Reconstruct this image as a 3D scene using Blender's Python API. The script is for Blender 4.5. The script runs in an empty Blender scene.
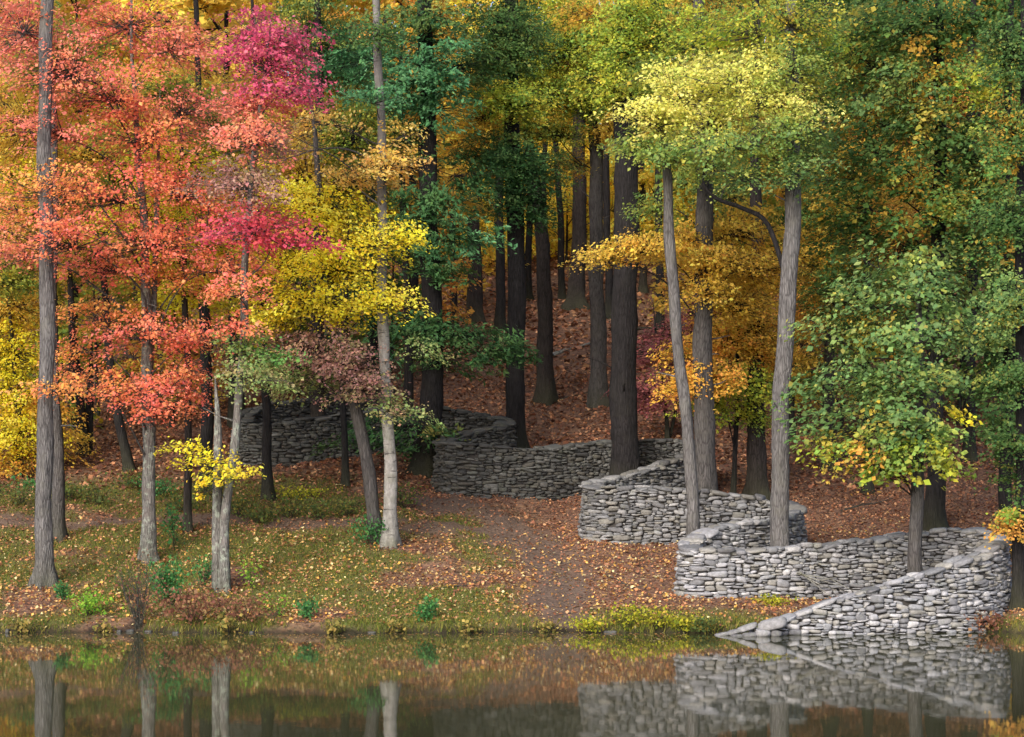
import bpy, math, random
import numpy as np

SEED = 7
rng = np.random.default_rng(SEED)
random.seed(SEED)
scene = bpy.context.scene
COL = scene.collection

# ------------------------------------------------------------------ camera maths
F = 2310.0          # focal length in pixels of the 1024 wide picture
HZ = 471.0          # picture row of the horizon
CAMZ = 4.2

def P(px, py, d):
    return np.array([(px - 512.0) * d / F, d, CAMZ + (HZ - py) * d / F])

# ------------------------------------------------------------------ terrain
def smooth(a, b, x):
    t = np.clip((x - a) / (b - a), 0, 1)
    return t * t * (3 - 2 * t)

def shore(x):
    x = np.asarray(x, float)
    return (60.0 + 0.28 * np.sin(x * 0.55 + 1.0) + 0.16 * np.sin(x * 1.7) + 0.14 * np.sin(x * 3.7 + 2) * np.sin(x * 0.9) + 0.09 * np.sin(x * 8.3 + 1) + 0.05 * np.sin(x * 15.1)
            + 0.55 * smooth(5, 7.5, x) * (1 - smooth(11.7, 12.6, x)) - 0.9 * smooth(12.2, 14.5, x) - 0.02 * np.clip(np.abs(x) - 20, 0, 200))

def height(x, y):
    x = np.asarray(x, float); y = np.asarray(y, float)
    s = y - shore(x)
    up = 0.14 * smooth(-0.05, 0.35, s) + 0.218 * np.clip(s, 0, 78) + 0.09 * np.clip(s - 78, 0, 400)
    up = up + smooth(2, 12, s) * (0.10 * np.sin(x * 0.31 + y * 0.13) + 0.07 * np.sin(x * 0.83 - y * 0.41 + 1.3)
                                 + 0.03 * np.sin(x * 2.1 + y * 1.7))
    up = up + smooth(20, 60, s) * (0.5 * np.sin(x * 0.11 + 0.6) + 0.25 * np.sin(y * 0.21 + x * 0.07))
    dn = -np.clip(-s, 0, 6) * 0.3
    z = np.where(s >= 0, up, dn + 0.0)
    # the near bank, where the photographer stands
    z = z + (2.2 + 1.8) * smooth(16, 2, y) + 0.5 * smooth(2, -20, y)
    return z

def G(px, py):
    """point of the ground seen at a pixel"""
    lo = 30.0
    ds = np.arange(56.0, 190.0, 0.05)
    X = (px - 512.0) * ds / F
    Z = CAMZ + (HZ - py) * ds / F
    h = height(X, ds)
    i = np.argmax(h >= Z) if np.any(h >= Z) else len(ds) - 1
    return np.array([X[i], ds[i], h[i]])

# ------------------------------------------------------------------ colour helpers
def lin(c):
    c = np.asarray(c, float) / 255.0
    return np.where(c <= 0.04045, c / 12.92, ((c + 0.055) / 1.055) ** 2.4)

# ------------------------------------------------------------------ mesh helpers
def mesh_from(name, V, Q, mat, parent=None, loc=None, colors=None, smooth_shade=False, mats=None, midx=None):
    """V (n,3) world; Q (m,k) with constant k; colours per face"""
    V = np.asarray(V, np.float32)
    Q = np.asarray(Q, np.int32)
    me = bpy.data.meshes.new(name)
    off = np.zeros(3) if loc is None else np.asarray(loc)
    n, m, k = len(V), len(Q), Q.shape[1]
    me.vertices.add(n)
    me.vertices.foreach_set('co', (V - off).astype(np.float32).ravel())
    me.loops.add(m * k)
    me.loops.foreach_set('vertex_index', Q.ravel())
    me.polygons.add(m)
    me.polygons.foreach_set('loop_start', np.arange(0, m * k, k, dtype=np.int32))
    try:
        me.polygons.foreach_set('loop_total', np.full(m, k, np.int32))
    except Exception:
        pass
    if smooth_shade:
        me.polygons.foreach_set('use_smooth', np.ones(m, bool))
    me.update(calc_edges=True)
    if colors is not None:
        a = me.attributes.new('tint', 'FLOAT_COLOR', 'FACE')
        c = np.ones((m, 4), np.float32); c[:, :3] = colors
        a.data.foreach_set('color', c.ravel())
    me.materials.append(mat)
    o = bpy.data.objects.new(name, me)
    COL.objects.link(o)
    if parent is not None:
        o.parent = parent
    elif loc is not None:
        o.location = off
    return o

def empty(name, loc, label, cat, group=None):
    o = bpy.data.objects.new(name, None)
    o.empty_display_size = 0.3
    COL.objects.link(o)
    o.location = [float(v) for v in loc]
    o['label'] = label; o['category'] = cat
    if group: o['group'] = group
    return o

def tag(o, label, cat, group=None, kind=None):
    if label: o['label'] = label
    if cat: o['category'] = cat
    if group: o['group'] = group
    if kind: o['kind'] = kind
    return o

def catmull(pts, n):
    pts = np.asarray(pts, float)
    if len(pts) == 2:
        t = np.linspace(0, 1, n)[:, None]
        return pts[0] * (1 - t) + pts[1] * t
    P0 = np.vstack([2 * pts[0] - pts[1], pts, 2 * pts[-1] - pts[-2]])
    out = []
    m = len(pts) - 1
    for u in np.linspace(0, m - 1e-6, n):
        i = int(u); t = u - i
        a, b, c, d = P0[i], P0[i + 1], P0[i + 2], P0[i + 3]
        out.append(0.5 * (2 * b + (c - a) * t + (2 * a - 5 * b + 4 * c - d) * t * t + (3 * b - a - 3 * c + d) * t ** 3))
    return np.array(out)

def tube(pts, rad, sides=8, rough=0.0, ridge=None):
    """returns V, Q for one tapered tube"""
    pts = np.asarray(pts, float); rad = np.asarray(rad, float)
    n = len(pts)
    tan = np.gradient(pts, axis=0)
    tan /= np.linalg.norm(tan, axis=1)[:, None] + 1e-9
    ref = np.array([1.0, 0, 0]) if abs(tan[0][0]) < 0.8 else np.array([0, 1.0, 0])
    u = np.cross(tan, ref); u /= np.linalg.norm(u, axis=1)[:, None] + 1e-9
    v = np.cross(tan, u)
    ang = np.linspace(0, 2 * np.pi, sides, endpoint=False)
    R = np.repeat(rad[:, None], sides, 1)
    if rough > 0:
        R = R * (1 + rough * rng.normal(0, 1, (n, sides)).clip(-2, 2))
    if ridge is not None:
        R = R * (1 + ridge)
    V = pts[:, None, :] + R[..., None] * (np.cos(ang)[None, :, None] * u[:, None, :] + np.sin(ang)[None, :, None] * v[:, None, :])
    V = V.reshape(-1, 3)
    i = np.arange(n - 1)[:, None] * sides; j = np.arange(sides)[None, :]; jn = (j + 1) % sides
    Q = np.stack([i + j, i + jn, i + sides + jn, i + sides + j], -1).reshape(-1, 4)
    return V, Q

class Bag:
    def __init__(self): self.V = []; self.Q = []; self.C = []; self.n = 0
    def add(self, V, Q, C=None):
        self.V.append(V); self.Q.append(np.asarray(Q) + self.n); self.n += len(V)
        if C is not None: self.C.append(C)
    def build(self, name, mat, parent=None, loc=None, smooth_shade=False):
        if not self.V: return None
        return mesh_from(name, np.vstack(self.V), np.vstack(self.Q), mat, parent, loc,
                         np.vstack(self.C) if self.C else None, smooth_shade)

# ------------------------------------------------------------------ materials
def new_mat(name):
    m = bpy.data.materials.new(name); m.use_nodes = True
    nt = m.node_tree; nt.nodes.clear()
    out = nt.nodes.new('ShaderNodeOutputMaterial')
    return m, nt, out

def N(nt, kind, **kw):
    n = nt.nodes.new(kind)
    for k, v in kw.items():
        if k in n.inputs: n.inputs[k].default_value = v
        else: setattr(n, k, v)
    return n

def ramp(nt, fac, stops):
    r = nt.nodes.new('ShaderNodeValToRGB')
    el = r.color_ramp.elements
    while len(el) < len(stops): el.new(0.5)
    for e, (p, c) in zip(el, stops):
        e.position = p; e.color = (*c, 1)
    nt.links.new(fac, r.inputs['Fac'])
    return r.outputs['Color']

def mixc(nt, fac, a, b, mode='MIX'):
    m = nt.nodes.new('ShaderNodeMix'); m.data_type = 'RGBA'; m.blend_type = mode
    for val, sock in ((fac, m.inputs[0]), (a, m.inputs[6]), (b, m.inputs[7])):
        if hasattr(val, 'links'): nt.links.new(val, sock)
        elif isinstance(val, (int, float)): sock.default_value = val
        else: sock.default_value = (*val, 1)
    return m.outputs[2]

def leaf_material(name, trans=0.4, rough=0.6, spec=0.12):
    m, nt, out = new_mat(name)
    at = N(nt, 'ShaderNodeAttribute', attribute_name='tint')
    p = N(nt, 'ShaderNodeBsdfPrincipled', Roughness=rough)
    p.inputs['Specular IOR Level'].default_value = spec
    t = N(nt, 'ShaderNodeBsdfTranslucent')
    nt.links.new(at.outputs['Color'], p.inputs['Base Color'])
    nt.links.new(at.outputs['Color'], t.inputs['Color'])
    mx = N(nt, 'ShaderNodeMixShader', Fac=trans)
    nt.links.new(p.outputs[0], mx.inputs[1]); nt.links.new(t.outputs[0], mx.inputs[2])
    nt.links.new(mx.outputs[0], out.inputs[0])
    return m

M_LEAF = leaf_material('leaf_blade', 0.48)
M_NEEDLE = leaf_material('needle_spray', 0.25, 0.6)
M_LITTER = leaf_material('fallen_leaf', 0.1, 0.75, 0.15)

def bark_material(name, dark, light, patch, patch_amt=0.45, zsq=0.17, scale=14, bump=0.9, birch=False, lichen=None):
    m, nt, out = new_mat(name)
    tc = N(nt, 'ShaderNodeTexCoord')
    mp = N(nt, 'ShaderNodeMapping'); mp.inputs['Scale'].default_value = (1, 1, zsq)
    nt.links.new(tc.outputs['Object'], mp.inputs['Vector'])
    n1 = N(nt, 'ShaderNodeTexNoise', Scale=scale, Detail=8.0, Roughness=0.65)
    nt.links.new(mp.outputs[0], n1.inputs['Vector'])
    v = N(nt, 'ShaderNodeTexVoronoi', Scale=scale * 1.2, feature='DISTANCE_TO_EDGE')
    nt.links.new(mp.outputs[0], v.inputs['Vector'])
    base = ramp(nt, n1.outputs['Fac'], [(0.3, dark), (0.68, light)])
    crack = ramp(nt, v.outputs['Distance'], [(0.0, (0.30, 0.28, 0.28)), (0.16, (1, 1, 1))])
    c = mixc(nt, 0.75 if not birch else 0.15, base, crack, 'MULTIPLY')
    n2 = N(nt, 'ShaderNodeTexNoise', Scale=1.7, Detail=5.0, Roughness=0.6)
    nt.links.new(tc.outputs['Object'], n2.inputs['Vector'])
    f2 = ramp(nt, n2.outputs['Fac'], [(0.5, (0, 0, 0)), (0.66, (patch_amt,) * 3)])
    c = mixc(nt, f2, c, patch)
    if lichen is not None:
        n3 = N(nt, 'ShaderNodeTexNoise', Scale=5.5, Detail=6.0, Roughness=0.7)
        nt.links.new(tc.outputs['Object'], n3.inputs['Vector'])
        f3 = ramp(nt, n3.outputs['Fac'], [(0.52, (0, 0, 0)), (0.6, (0.75,) * 3)])
        c = mixc(nt, f3, c, lichen)
    if birch:
        mp2 = N(nt, 'ShaderNodeMapping'); mp2.inputs['Scale'].default_value = (1.6, 1.6, 9)
        nt.links.new(tc.outputs['Object'], mp2.inputs['Vector'])
        n4 = N(nt, 'ShaderNodeTexNoise', Scale=1.6, Detail=3.0, Roughness=0.6)
        nt.links.new(mp2.outputs[0], n4.inputs['Vector'])
        f4 = ramp(nt, n4.outputs['Fac'], [(0.6, (0, 0, 0)), (0.66, (0.85,) * 3)])
        c = mixc(nt, f4, c, (0.035, 0.03, 0.03))
        sx = N(nt, 'ShaderNodeSeparateXYZ'); nt.links.new(tc.outputs['Object'], sx.inputs[0])
        dv = N(nt, 'ShaderNodeMath', operation='DIVIDE'); nt.links.new(sx.outputs['Z'], dv.inputs[0]); dv.inputs[1].default_value = 20
        f5 = ramp(nt, dv.outputs[0], [(0.27, (0, 0, 0)), (0.45, (0.85,) * 3)])
        c = mixc(nt, f5, c, mixc(nt, 0.75, c, (0.10, 0.095, 0.095)))
    sz_ = N(nt, 'ShaderNodeSeparateXYZ'); nt.links.new(tc.outputs['Object'], sz_.inputs[0])
    mr = N(nt, 'ShaderNodeMapRange'); mr.inputs['From Min'].default_value = 0.1; mr.inputs['From Max'].default_value = 1.3
    mr.inputs['To Min'].default_value = 0.75; mr.inputs['To Max'].default_value = 0.0
    nt.links.new(sz_.outputs['Z'], mr.inputs['Value'])
    mm = N(nt, 'ShaderNodeMath', operation='MULTIPLY'); nt.links.new(mr.outputs[0], mm.inputs[0]); nt.links.new(n2.outputs['Fac'], mm.inputs[1])
    c = mixc(nt, mm.outputs[0], c, (0.055, 0.060, 0.030))
    p = N(nt, 'ShaderNodeBsdfPrincipled', Roughness=0.88)
    p.inputs['Specular IOR Level'].default_value = 0.2
    nt.links.new(c, p.inputs['Base Color'])
    b = N(nt, 'ShaderNodeBump', Strength=bump, Distance=0.05)
    mh = N(nt, 'ShaderNodeMath', operation='ADD')
    nt.links.new(n1.outputs['Fac'], mh.inputs[0]); nt.links.new(v.outputs['Distance'], mh.inputs[1])
    nt.links.new(mh.outputs[0], b.inputs['Height'])
    nt.links.new(b.outputs[0], p.inputs['Normal'])
    nt.links.new(p.outputs[0], out.inputs[0])
    return m

BARK = {
    'grey':  bark_material('grey_bark', (0.060, 0.058, 0.059), (0.180, 0.175, 0.176), (0.12, 0.118, 0.105), 0.6),
    'pale':  bark_material('lichened_bark', (0.070, 0.068, 0.064), (0.22, 0.215, 0.205), (0.15, 0.125, 0.115), 0.7, lichen=(0.27, 0.31, 0.26)),
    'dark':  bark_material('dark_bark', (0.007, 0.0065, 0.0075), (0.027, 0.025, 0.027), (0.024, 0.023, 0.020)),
    'brown': bark_material('brown_bark', (0.014, 0.012, 0.012), (0.050, 0.042, 0.041), (0.040, 0.036, 0.030)),
    'mid':   bark_material('mid_grey_bark', (0.040, 0.038, 0.038), (0.112, 0.107, 0.107), (0.085, 0.08, 0.07)),
    'birch': bark_material('birch_bark', (0.14, 0.135, 0.13), (0.34, 0.335, 0.32), (0.15, 0.15, 0.12), 0.75, 0.5, 9, 0.4, True),
}

# ------------------------------------------------------------------ leaves
PAL = {  # leaf colours (sRGB) with weights
    'coral': [((234, 134, 104), 5), ((226, 118, 100), 4), ((238, 150, 98), 3), ((222, 126, 122), 2.2), ((242, 170, 112), 1.6), ((206, 98, 86), 1)],
    'corallow': [((238, 144, 94), 5), ((240, 162, 88), 4), ((230, 126, 98), 3), ((244, 180, 98), 2), ((232, 184, 98), 1)],
    'pinkred': [((232, 140, 114), 4), ((222, 136, 120), 3), ((238, 156, 112), 3), ((212, 112, 108), 2)],
    'magenta': [((200, 88, 118), 5), ((184, 74, 108), 4), ((216, 112, 136), 3), ((172, 84, 110), 2), ((206, 130, 130), 1.4)],
    'crimson': [((206, 84, 98), 5), ((190, 74, 104), 3), ((218, 100, 98), 3), ((180, 90, 110), 2)],
    'gold': [((250, 220, 62), 5), ((244, 208, 52), 4), ((252, 230, 98), 3), ((228, 202, 64), 2), ((246, 194, 60), 1), ((196, 192, 74), 1.2)],
    'deepgold': [((220, 188, 80), 5), ((208, 172, 74), 4), ((228, 198, 92), 3), ((190, 168, 84), 2), ((214, 156, 76), 1.2)],
    'orange': [((222, 168, 84), 4), ((212, 152, 78), 4), ((228, 182, 90), 3), ((198, 140, 80), 2), ((204, 172, 86), 1)],
    'palegold': [((226, 196, 112), 4), ((218, 180, 84), 4), ((212, 168, 96), 2), ((226, 206, 140), 2), ((204, 150, 84), 1)],
    'olive': [((150, 158, 66), 4), ((128, 148, 68), 4), ((178, 172, 68), 2.4), ((102, 134, 72), 3), ((206, 176, 66), 1.2)],
    'yellowgreen': [((164, 178, 66), 4), ((188, 190, 70), 3.4), ((132, 160, 72), 3.4), ((212, 194, 72), 2), ((100, 142, 78), 2.6)],
    'lime':    [((222, 216, 116), 4), ((208, 208, 104), 4), ((230, 222, 140), 3), ((180, 194, 98), 3), ((232, 214, 112), 1.5)],
    'limegreen': [((132, 156, 82), 4), ((158, 170, 82), 3), ((108, 142, 84), 4), ((186, 186, 88), 1.6)],
    'green': [((112, 144, 86), 4), ((98, 130, 80), 4), ((130, 158, 92), 3), ((86, 116, 74), 2), ((160, 170, 90), 1.8), ((212, 186, 78), 1.1)],
    'darkgreen': [((80, 112, 62), 4), ((66, 98, 56), 4), ((96, 128, 70), 3), ((112, 134, 72), 1.6), ((150, 146, 68), 0.8)],
    'speckgreen': [((88, 124, 66), 4), ((74, 110, 60), 3), ((108, 142, 74), 3), ((146, 158, 74), 1.6), ((222, 172, 60), 1.7), ((208, 150, 56), 1.1)],
    'pine': [((88, 140, 92), 4), ((72, 120, 80), 4), ((108, 158, 108), 3), ((64, 104, 68), 2)],
    'hemlock': [((62, 98, 58), 4), ((52, 86, 52), 4), ((78, 114, 66), 2.4), ((92, 120, 70), 1)],
    'dusty': [((172, 130, 124), 4), ((156, 122, 122), 3), ((180, 146, 124), 3), ((148, 152, 104), 2), ((194, 156, 124), 1)],
    'dustgreen': [((134, 162, 100), 4), ((156, 172, 106), 3), ((170, 162, 110), 2), ((168, 130, 116), 1)],
    'freshgreen': [((96, 150, 78), 4), ((112, 160, 84), 3), ((80, 130, 72), 2)],
    'burgundy': [((146, 88, 88), 4), ((128, 76, 82), 4), ((162, 102, 96), 2.5), ((112, 70, 76), 2)],
    'amber': [((230, 176, 76), 4), ((234, 160, 82), 3), ((220, 184, 82), 3), ((156, 164, 82), 1.6)],
    'sedge': [((150, 136, 74), 4), ((124, 118, 62), 3), ((172, 150, 88), 2), ((96, 104, 54), 2)],
    'weed':    [((74, 128, 74), 4), ((92, 142, 78), 3), ((62, 108, 66), 3)],
    'bright':  [((118, 164, 58), 3), ((140, 174, 62), 3), ((98, 146, 60), 2)],
    'shoreyellow': [((168, 168, 52), 4), ((150, 156, 48), 3), ((186, 178, 66), 3), ((120, 136, 52), 2)],
    'bramble': [((136, 92, 76), 4), ((116, 80, 66), 3), ((156, 116, 88), 2), ((166, 136, 96), 1.4)],
    'undergrowth': [((88, 104, 56), 4), ((108, 112, 56), 3), ((134, 122, 58), 1.5), ((76, 94, 54), 3)],
    'goldfar': [((244, 212, 84), 5), ((238, 198, 74), 4), ((248, 222, 104), 3), ((224, 172, 70), 1.4), ((204, 188, 88), 1.4)],
}
PALC = {}
for k, v in PAL.items():
    w = np.array([q[1] for q in v], float)
    PALC[k] = (np.array([lin(q[0]) for q in v]), w / w.sum())
ALB = 1.12     # overall albedo of foliage

def pick(pal, n, base=None):
    cs, w = PALC[pal]
    c = cs[rng.choice(len(cs), n, p=w)]
    if base is not None: c = 0.38 * c + 0.62 * base
    c = c * rng.normal(1.0, 0.13, (n, 1)).clip(0.6, 1.4) * rng.normal(1.0, 0.05, (n, 3)) * ALB
    return c.clip(0.004, 0.85)

LEAF_T = np.array([[0, 0, 0], [-0.40, 0.42, 0.06], [0, 1.0, -0.05], [0.40, 0.48, 0.06]])
NEED_T = np.array([[0, 0, 0], [-0.2, 0.5, 0.03], [0, 1.0, -0.08], [0.2, 0.5, 0.03]])

def leaf_quads(C, size, up=0.6, templ=LEAF_T, dirs=None, lat=1.0, nrm=None):
    """leaf cards at the points C, with normals scattered round up; returns V, Q"""
    n = len(C)
    if nrm is None:
        nrm = rng.normal(0, 1, (n, 3)); nrm[:, 2] += up * 2.0
    nrm /= np.linalg.norm(nrm, axis=1)[:, None]
    t = rng.normal(0, 1, (n, 3))
    if dirs is not None: t = t * 0.6 + dirs * 1.2
    t[:, 2] -= 0.35
    t -= nrm * (t * nrm).sum(1)[:, None]
    t /= np.linalg.norm(t, axis=1)[:, None] + 1e-9
    b = np.cross(nrm, t)
    s = (size * rng.lognormal(-0.04, 0.34, n).clip(0.4, 2.0))[:, None, None]
    T = templ - np.array([0, 0.5, 0])
    V = C[:, None, :] + s * (T[None, :, 0:1] * lat * b[:, None] + T[None, :, 1:2] * t[:, None] + T[None, :, 2:3] * nrm[:, None])
    Q = np.arange(n * 4, dtype=np.int32).reshape(n, 4)
    return V.reshape(-1, 3), Q

def spray(bag, twigs, centre, a, b, c, pal, n, leaf=0.11, needle=False, anchor=None, clump=0.34, up=0.55, twig_r=0.009, flat=0.36, hub=None):
    """flat leafy branchlets fanning out through an ellipsoid, each a plate of leaves along its own twig"""
    k = max(3, int(n / 34))
    dirs = rng.normal(0, 1, (k, 3)); dirs /= np.linalg.norm(dirs, axis=1)[:, None]
    r = rng.uniform(0.02, 1.15, k) ** 0.55
    sub = dirs * r[:, None] * np.array([a, b, c]) * 0.88
    sub[:, 2] -= 0.10 * (np.hypot(sub[:, 0], sub[:, 1]) / max(a, 0.1)) ** 2 * a * 0.5
    root_ = centre if hub is None else hub
    o = (centre + sub) - root_; o[:, 2] = 0
    o = o / (np.linalg.norm(o, axis=1)[:, None] + 1e-6)
    fd = o * 0.9 + dirs * np.array([1, 1, 0.0]) * 0.6 + rng.normal(0, 0.5, (k, 3)) * np.array([1, 1, 0.3])
    fd[:, 2] += rng.normal(0.0, 0.16, k)
    fd /= np.linalg.norm(fd, axis=1)[:, None]
    sd = np.cross(fd, np.array([0, 0, 1.0])); sd /= np.linalg.norm(sd, axis=1)[:, None] + 1e-9
    Lf = clump * 2.5 * rng.uniform(0.4, 1.6, k)
    plane = np.cross(sd, fd); plane *= np.sign(plane[:, 2:3] + 1e-9)
    plane = plane + o * 0.50 + rng.normal(0, 0.22, (k, 3))
    wts = Lf ** 1.5 * rng.gamma(3.0, 1.0, k); wts /= wts.sum()
    cnt = rng.multinomial(n, wts)
    idx = np.repeat(np.arange(k), cnt); m = len(idx)
    t = rng.uniform(0.02, 1.0, m)
    hw = 0.40 * np.sin(np.pi * (0.12 + 0.80 * t)) * Lf[idx]
    lt = rng.uniform(-1, 1, m)
    off = fd[idx] * ((t - 0.45) * Lf[idx])[:, None] + sd[idx] * (lt * hw)[:, None]
    off[:, 2] += -0.22 * Lf[idx] * t ** 2 - 0.12 * np.abs(lt) * hw + rng.normal(0, 1, m) * (0.014 + 0.15 * flat) * (0.4 + Lf[idx])
    stray = rng.random(m) < 0.16
    off += rng.normal(0, 1, (m, 3)) * np.where(stray, 0.13, 0.022)[:, None]
    C = centre + sub[idx] + off
    cs, w = PALC[pal]
    base = cs[rng.choice(len(cs), k, p=w)] * rng.uniform(0.86, 1.1, (k, 1))
    col = pick(pal, m, base[idx])
    nrm = plane[idx] + rng.normal(0, 0.46, (m, 3))
    V, Q = leaf_quads(C, leaf, up, NEED_T if needle else LEAF_T, dirs=fd[idx] * 0.8 + sd[idx] * (lt * 0.8)[:, None], nrm=nrm)
    bag.add(V, Q, col)
    if twigs is not None:
        anc = centre if anchor is None else anchor
        for i in range(k):
            if cnt[i] < 6 or rng.random() < 0.2: continue
            p0 = centre + sub[i]; e = p0 + fd[i] * 0.5 * Lf[i] - np.array([0, 0, 0.16 * Lf[i]])
            mid = anc * 0.4 + p0 * 0.6 + np.array([0, 0, -0.04 * a]) + rng.normal(0, 0.04, 3)
            tv, tq = tube(np.array([anc, mid, p0, e]), [twig_r * 1.5, twig_r, twig_r * 0.7, twig_r * 0.35], 4)
            twigs.add(tv, tq)

# ------------------------------------------------------------------ trees
TREES = []

def tree(name, label, cat, path, widths, bark, sprays=(), group=None, leaf=0.084, top=None, stem_bark=None, flat=0.27, needle=False, dens=1.7,
         flare=1.65, dlean=0.0, base_d=None, sides=14, limb_w=1.0, stems=(), bare=()):
    """path: picture points of the trunk's axis from the base up; widths: trunk width in px at each"""
    b = G(*path[0]) if base_d is None else np.array([(path[0][0] - 512) * base_d / F, base_d, 0])
    d = b[1]
    b[2] = float(height(b[0], b[1]))
    root = empty(name, b, label, cat, group)
    pts = []
    for i, (px, py) in enumerate(path):
        dd = d + dlean * i / max(1, len(path) - 1)
        pts.append(P(px, py, dd))
    pts[0] = b + np.array([0, 0, -0.25])
    rad = [w * 0.47 * d / F for w in widths]
    if top is not None:
        tv = pts[-1] - pts[0]; tv = tv / max(tv[2], 0.1)
        zt = top
        e = pts[-1] + tv * (zt - pts[-1][2]) * 0.8; e[2] = zt
        pts.append(e); rad.append(rad[-1] * 0.35)
    if top is None:
        pts.append(pts[-1] + (pts[-1] - pts[-2]) * min(1.0, 1.1 / max(0.3, np.linalg.norm(pts[-1] - pts[-2])))); rad.append(0.012)
    n = max(14, int(len(pts) * 11))
    axis = catmull(pts, n)
    rr = np.interp(np.linspace(0, 1, n), np.linspace(0, 1, len(rad)), rad)
    hgt = axis[:, 2] - b[2]
    wob = np.zeros((n, 3)); ph = rng.uniform(0, 6, 2)
    wob[:, 0] = 0.05 * np.sin(hgt * 0.62 + ph[0]) + 0.018 * np.sin(hgt * 1.9 + ph[1]); wob[:, 1] = 0.06 * np.sin(hgt * 0.5 + ph[1])
    axis = axis + wob * smooth(0.3, 2, hgt)[:, None]
    # a few finer rings at the flare
    fl = 1 + (flare - 1) * np.exp(-np.clip(hgt, 0, None) / 0.35)
    ang = np.linspace(0, 2 * np.pi, sides, endpoint=False)
    lob = rng.uniform(0, 6); nl = rng.integers(3, 6)
    ridge = (fl - 1)[:, None] * (0.35 + 0.65 * np.cos(ang * nl + lob)[None, :]) * 0.9 + (fl - 1)[:, None] * 0.4
    ridge = ridge + 0.035 * np.sin(ang * 5 + lob)[None, :] * np.ones((n, 1)) + rng.normal(0, 0.028, (n, sides)) + 0.05 * np.sin(np.arange(n) * 0.7 + lob)[:, None] * np.sin(ang * 2 + lob)[None, :]
    wood = Bag(); wood.add(*tube(axis, rr, sides, 0, ridge))
    for q in range(int(rng.integers(2, 6)) if rr[0] > 0.1 else 0):      # dead branch stubs
        j = int(rng.integers(n // 5, int(n * 0.8))); a_ = rng.uniform(0, 6.28); L_ = rng.uniform(0.15, 0.8)
        if hgt[j] < 1.5: continue
        o_ = np.array([math.cos(a_), math.sin(a_), rng.uniform(0.0, 0.7)])
        p0 = axis[j] + o_ * rr[j] * 0.5; p1 = p0 + o_ * (rr[j] * 0.5 + L_ * 0.5); p2 = p1 + (o_ + rng.normal(0, .25, 3)) * L_ * 0.5
        wood.add(*tube(np.array([p0, p1, p2]), [0.030, 0.02, 0.008], sides))
    trunk = wood.build('trunk', BARK[bark], root, b, True)
    axes = [(axis, rr)]
    limb_bark = {'grey': 'mid', 'pale': 'mid', 'birch': 'mid', 'mid': 'brown'}.get(bark, bark)
    for sp_path, sp_w in stems:
        sp = [P(px, py, d + 0.25) for px, py in sp_path]
        j = int(np.argmin(np.abs(axis[:, 2] - sp[0][2])))
        if sp[0][2] - b[2] > 0.6: sp[0] = axis[j].copy()
        else: sp[0][2] = b[2] - 0.2
        ax2 = catmull(sp, 26); r2 = np.interp(np.linspace(0, 1, 26), np.linspace(0, 1, len(sp_w)), [w * 0.5 * d / F for w in sp_w[:-1]] + [0.012])
        sb = Bag(); sb.add(*tube(ax2, r2, 10, 0.02)); sb.build('stem', BARK[stem_bark or bark], root, b, True)
        axes.append((ax2, r2))
    crown = Bag()
    for s in sprays:
        px, py, rx, ry, off, pal = s[:6]
        den = (s[6] if len(s) > 6 else 1.0) * 1.22
        rx *= 1.32; ry *= 1.62
        ds = d + off
        c0 = P(px, py, ds)
        a = rx * ds / F; c = ry * ds / F; bb = max(0.5, a * 0.75)
        A = math.pi * rx * ry * 0.85
        lp = (leaf * F / ds) ** 2 * (0.42 if not needle else 0.24) * 0.62
        nl_ = int(dens * den * A / lp)
        # the limb that carries it
        best = None
        for ax, r_ in axes:
            hd = np.hypot(ax[:, 0] - c0[0], ax[:, 1] - c0[1])
            want = c0[2] - 0.55 * hd - 0.15
            if needle: want = c0[2] + 0.05 * hd
            ok = ax[:, 2] > b[2] + 1.2
            cost = np.abs(ax[:, 2] - want) + 0.25 * hd + np.where(ok, 0, 50)
            j = int(np.argmin(cost))
            if best is None or cost[j] < best[0]: best = (cost[j], ax[j], r_[j])
        st = best[1]
        L = np.linalg.norm(c0 - st)
        lr = min(0.36 * best[2], 0.011 + 0.0052 * L * limb_w)
        anc = st + (c0 - st) * (1 - 0.35 * min(1, a / max(L, 0.1)))
        m1 = st + (anc - st) * 0.35 + np.array([0, 0, 0.10 * L if not needle else 0.03 * L]) + rng.normal(0, 0.04 * L, 3)
        m2 = st + (anc - st) * 0.7 + np.array([0, 0, 0.10 * L if not needle else 0.02 * L]) + rng.normal(0, 0.03 * L, 3)
        limb = Bag()
        cur = catmull([st, m1, m2, anc, c0], 14)
        limb.add(*tube(cur, np.linspace(lr, lr * 0.28, 14), 6, 0.03))
        spray(crown, limb, c0, a, bb, c, pal, nl_, leaf, needle, anc, clump=min(0.36, max(0.14, 0.42 * a)), up=0.5, flat=flat, hub=best[1])
        limb.build('limb', BARK[limb_bark], trunk, b, True)
    for bp in bare:                       # bare branches
        pp = [P(x, y, d - 0.3 - 0.12 * i) for i, (x, y) in enumerate(bp[0])]
        j = int(np.argmin(np.abs(axis[:, 2] - pp[0][2]))); pp[0] = axis[j]
        cur = catmull(pp, 16)
        lb = Bag(); w0 = bp[1] * 0.33 * d / F
        lb.add(*tube(cur, np.linspace(w0, w0 * 0.25, 16), 6, 0.04))
        for q in range(5):
            i = rng.integers(5, 15); st = cur[i]
            e = st + (cur[-1] - cur[0]) * 0.18 * rng.uniform(0.6, 1.4) + rng.normal(0, 0.18, 3)
            lb.add(*tube(np.array([st, (st + e) / 2 + rng.normal(0, 0.03, 3), e]), [w0 * 0.3, w0 * 0.2, w0 * 0.1], 4))
        lb.build('limb', BARK['mid'], trunk, b, True)
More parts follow.
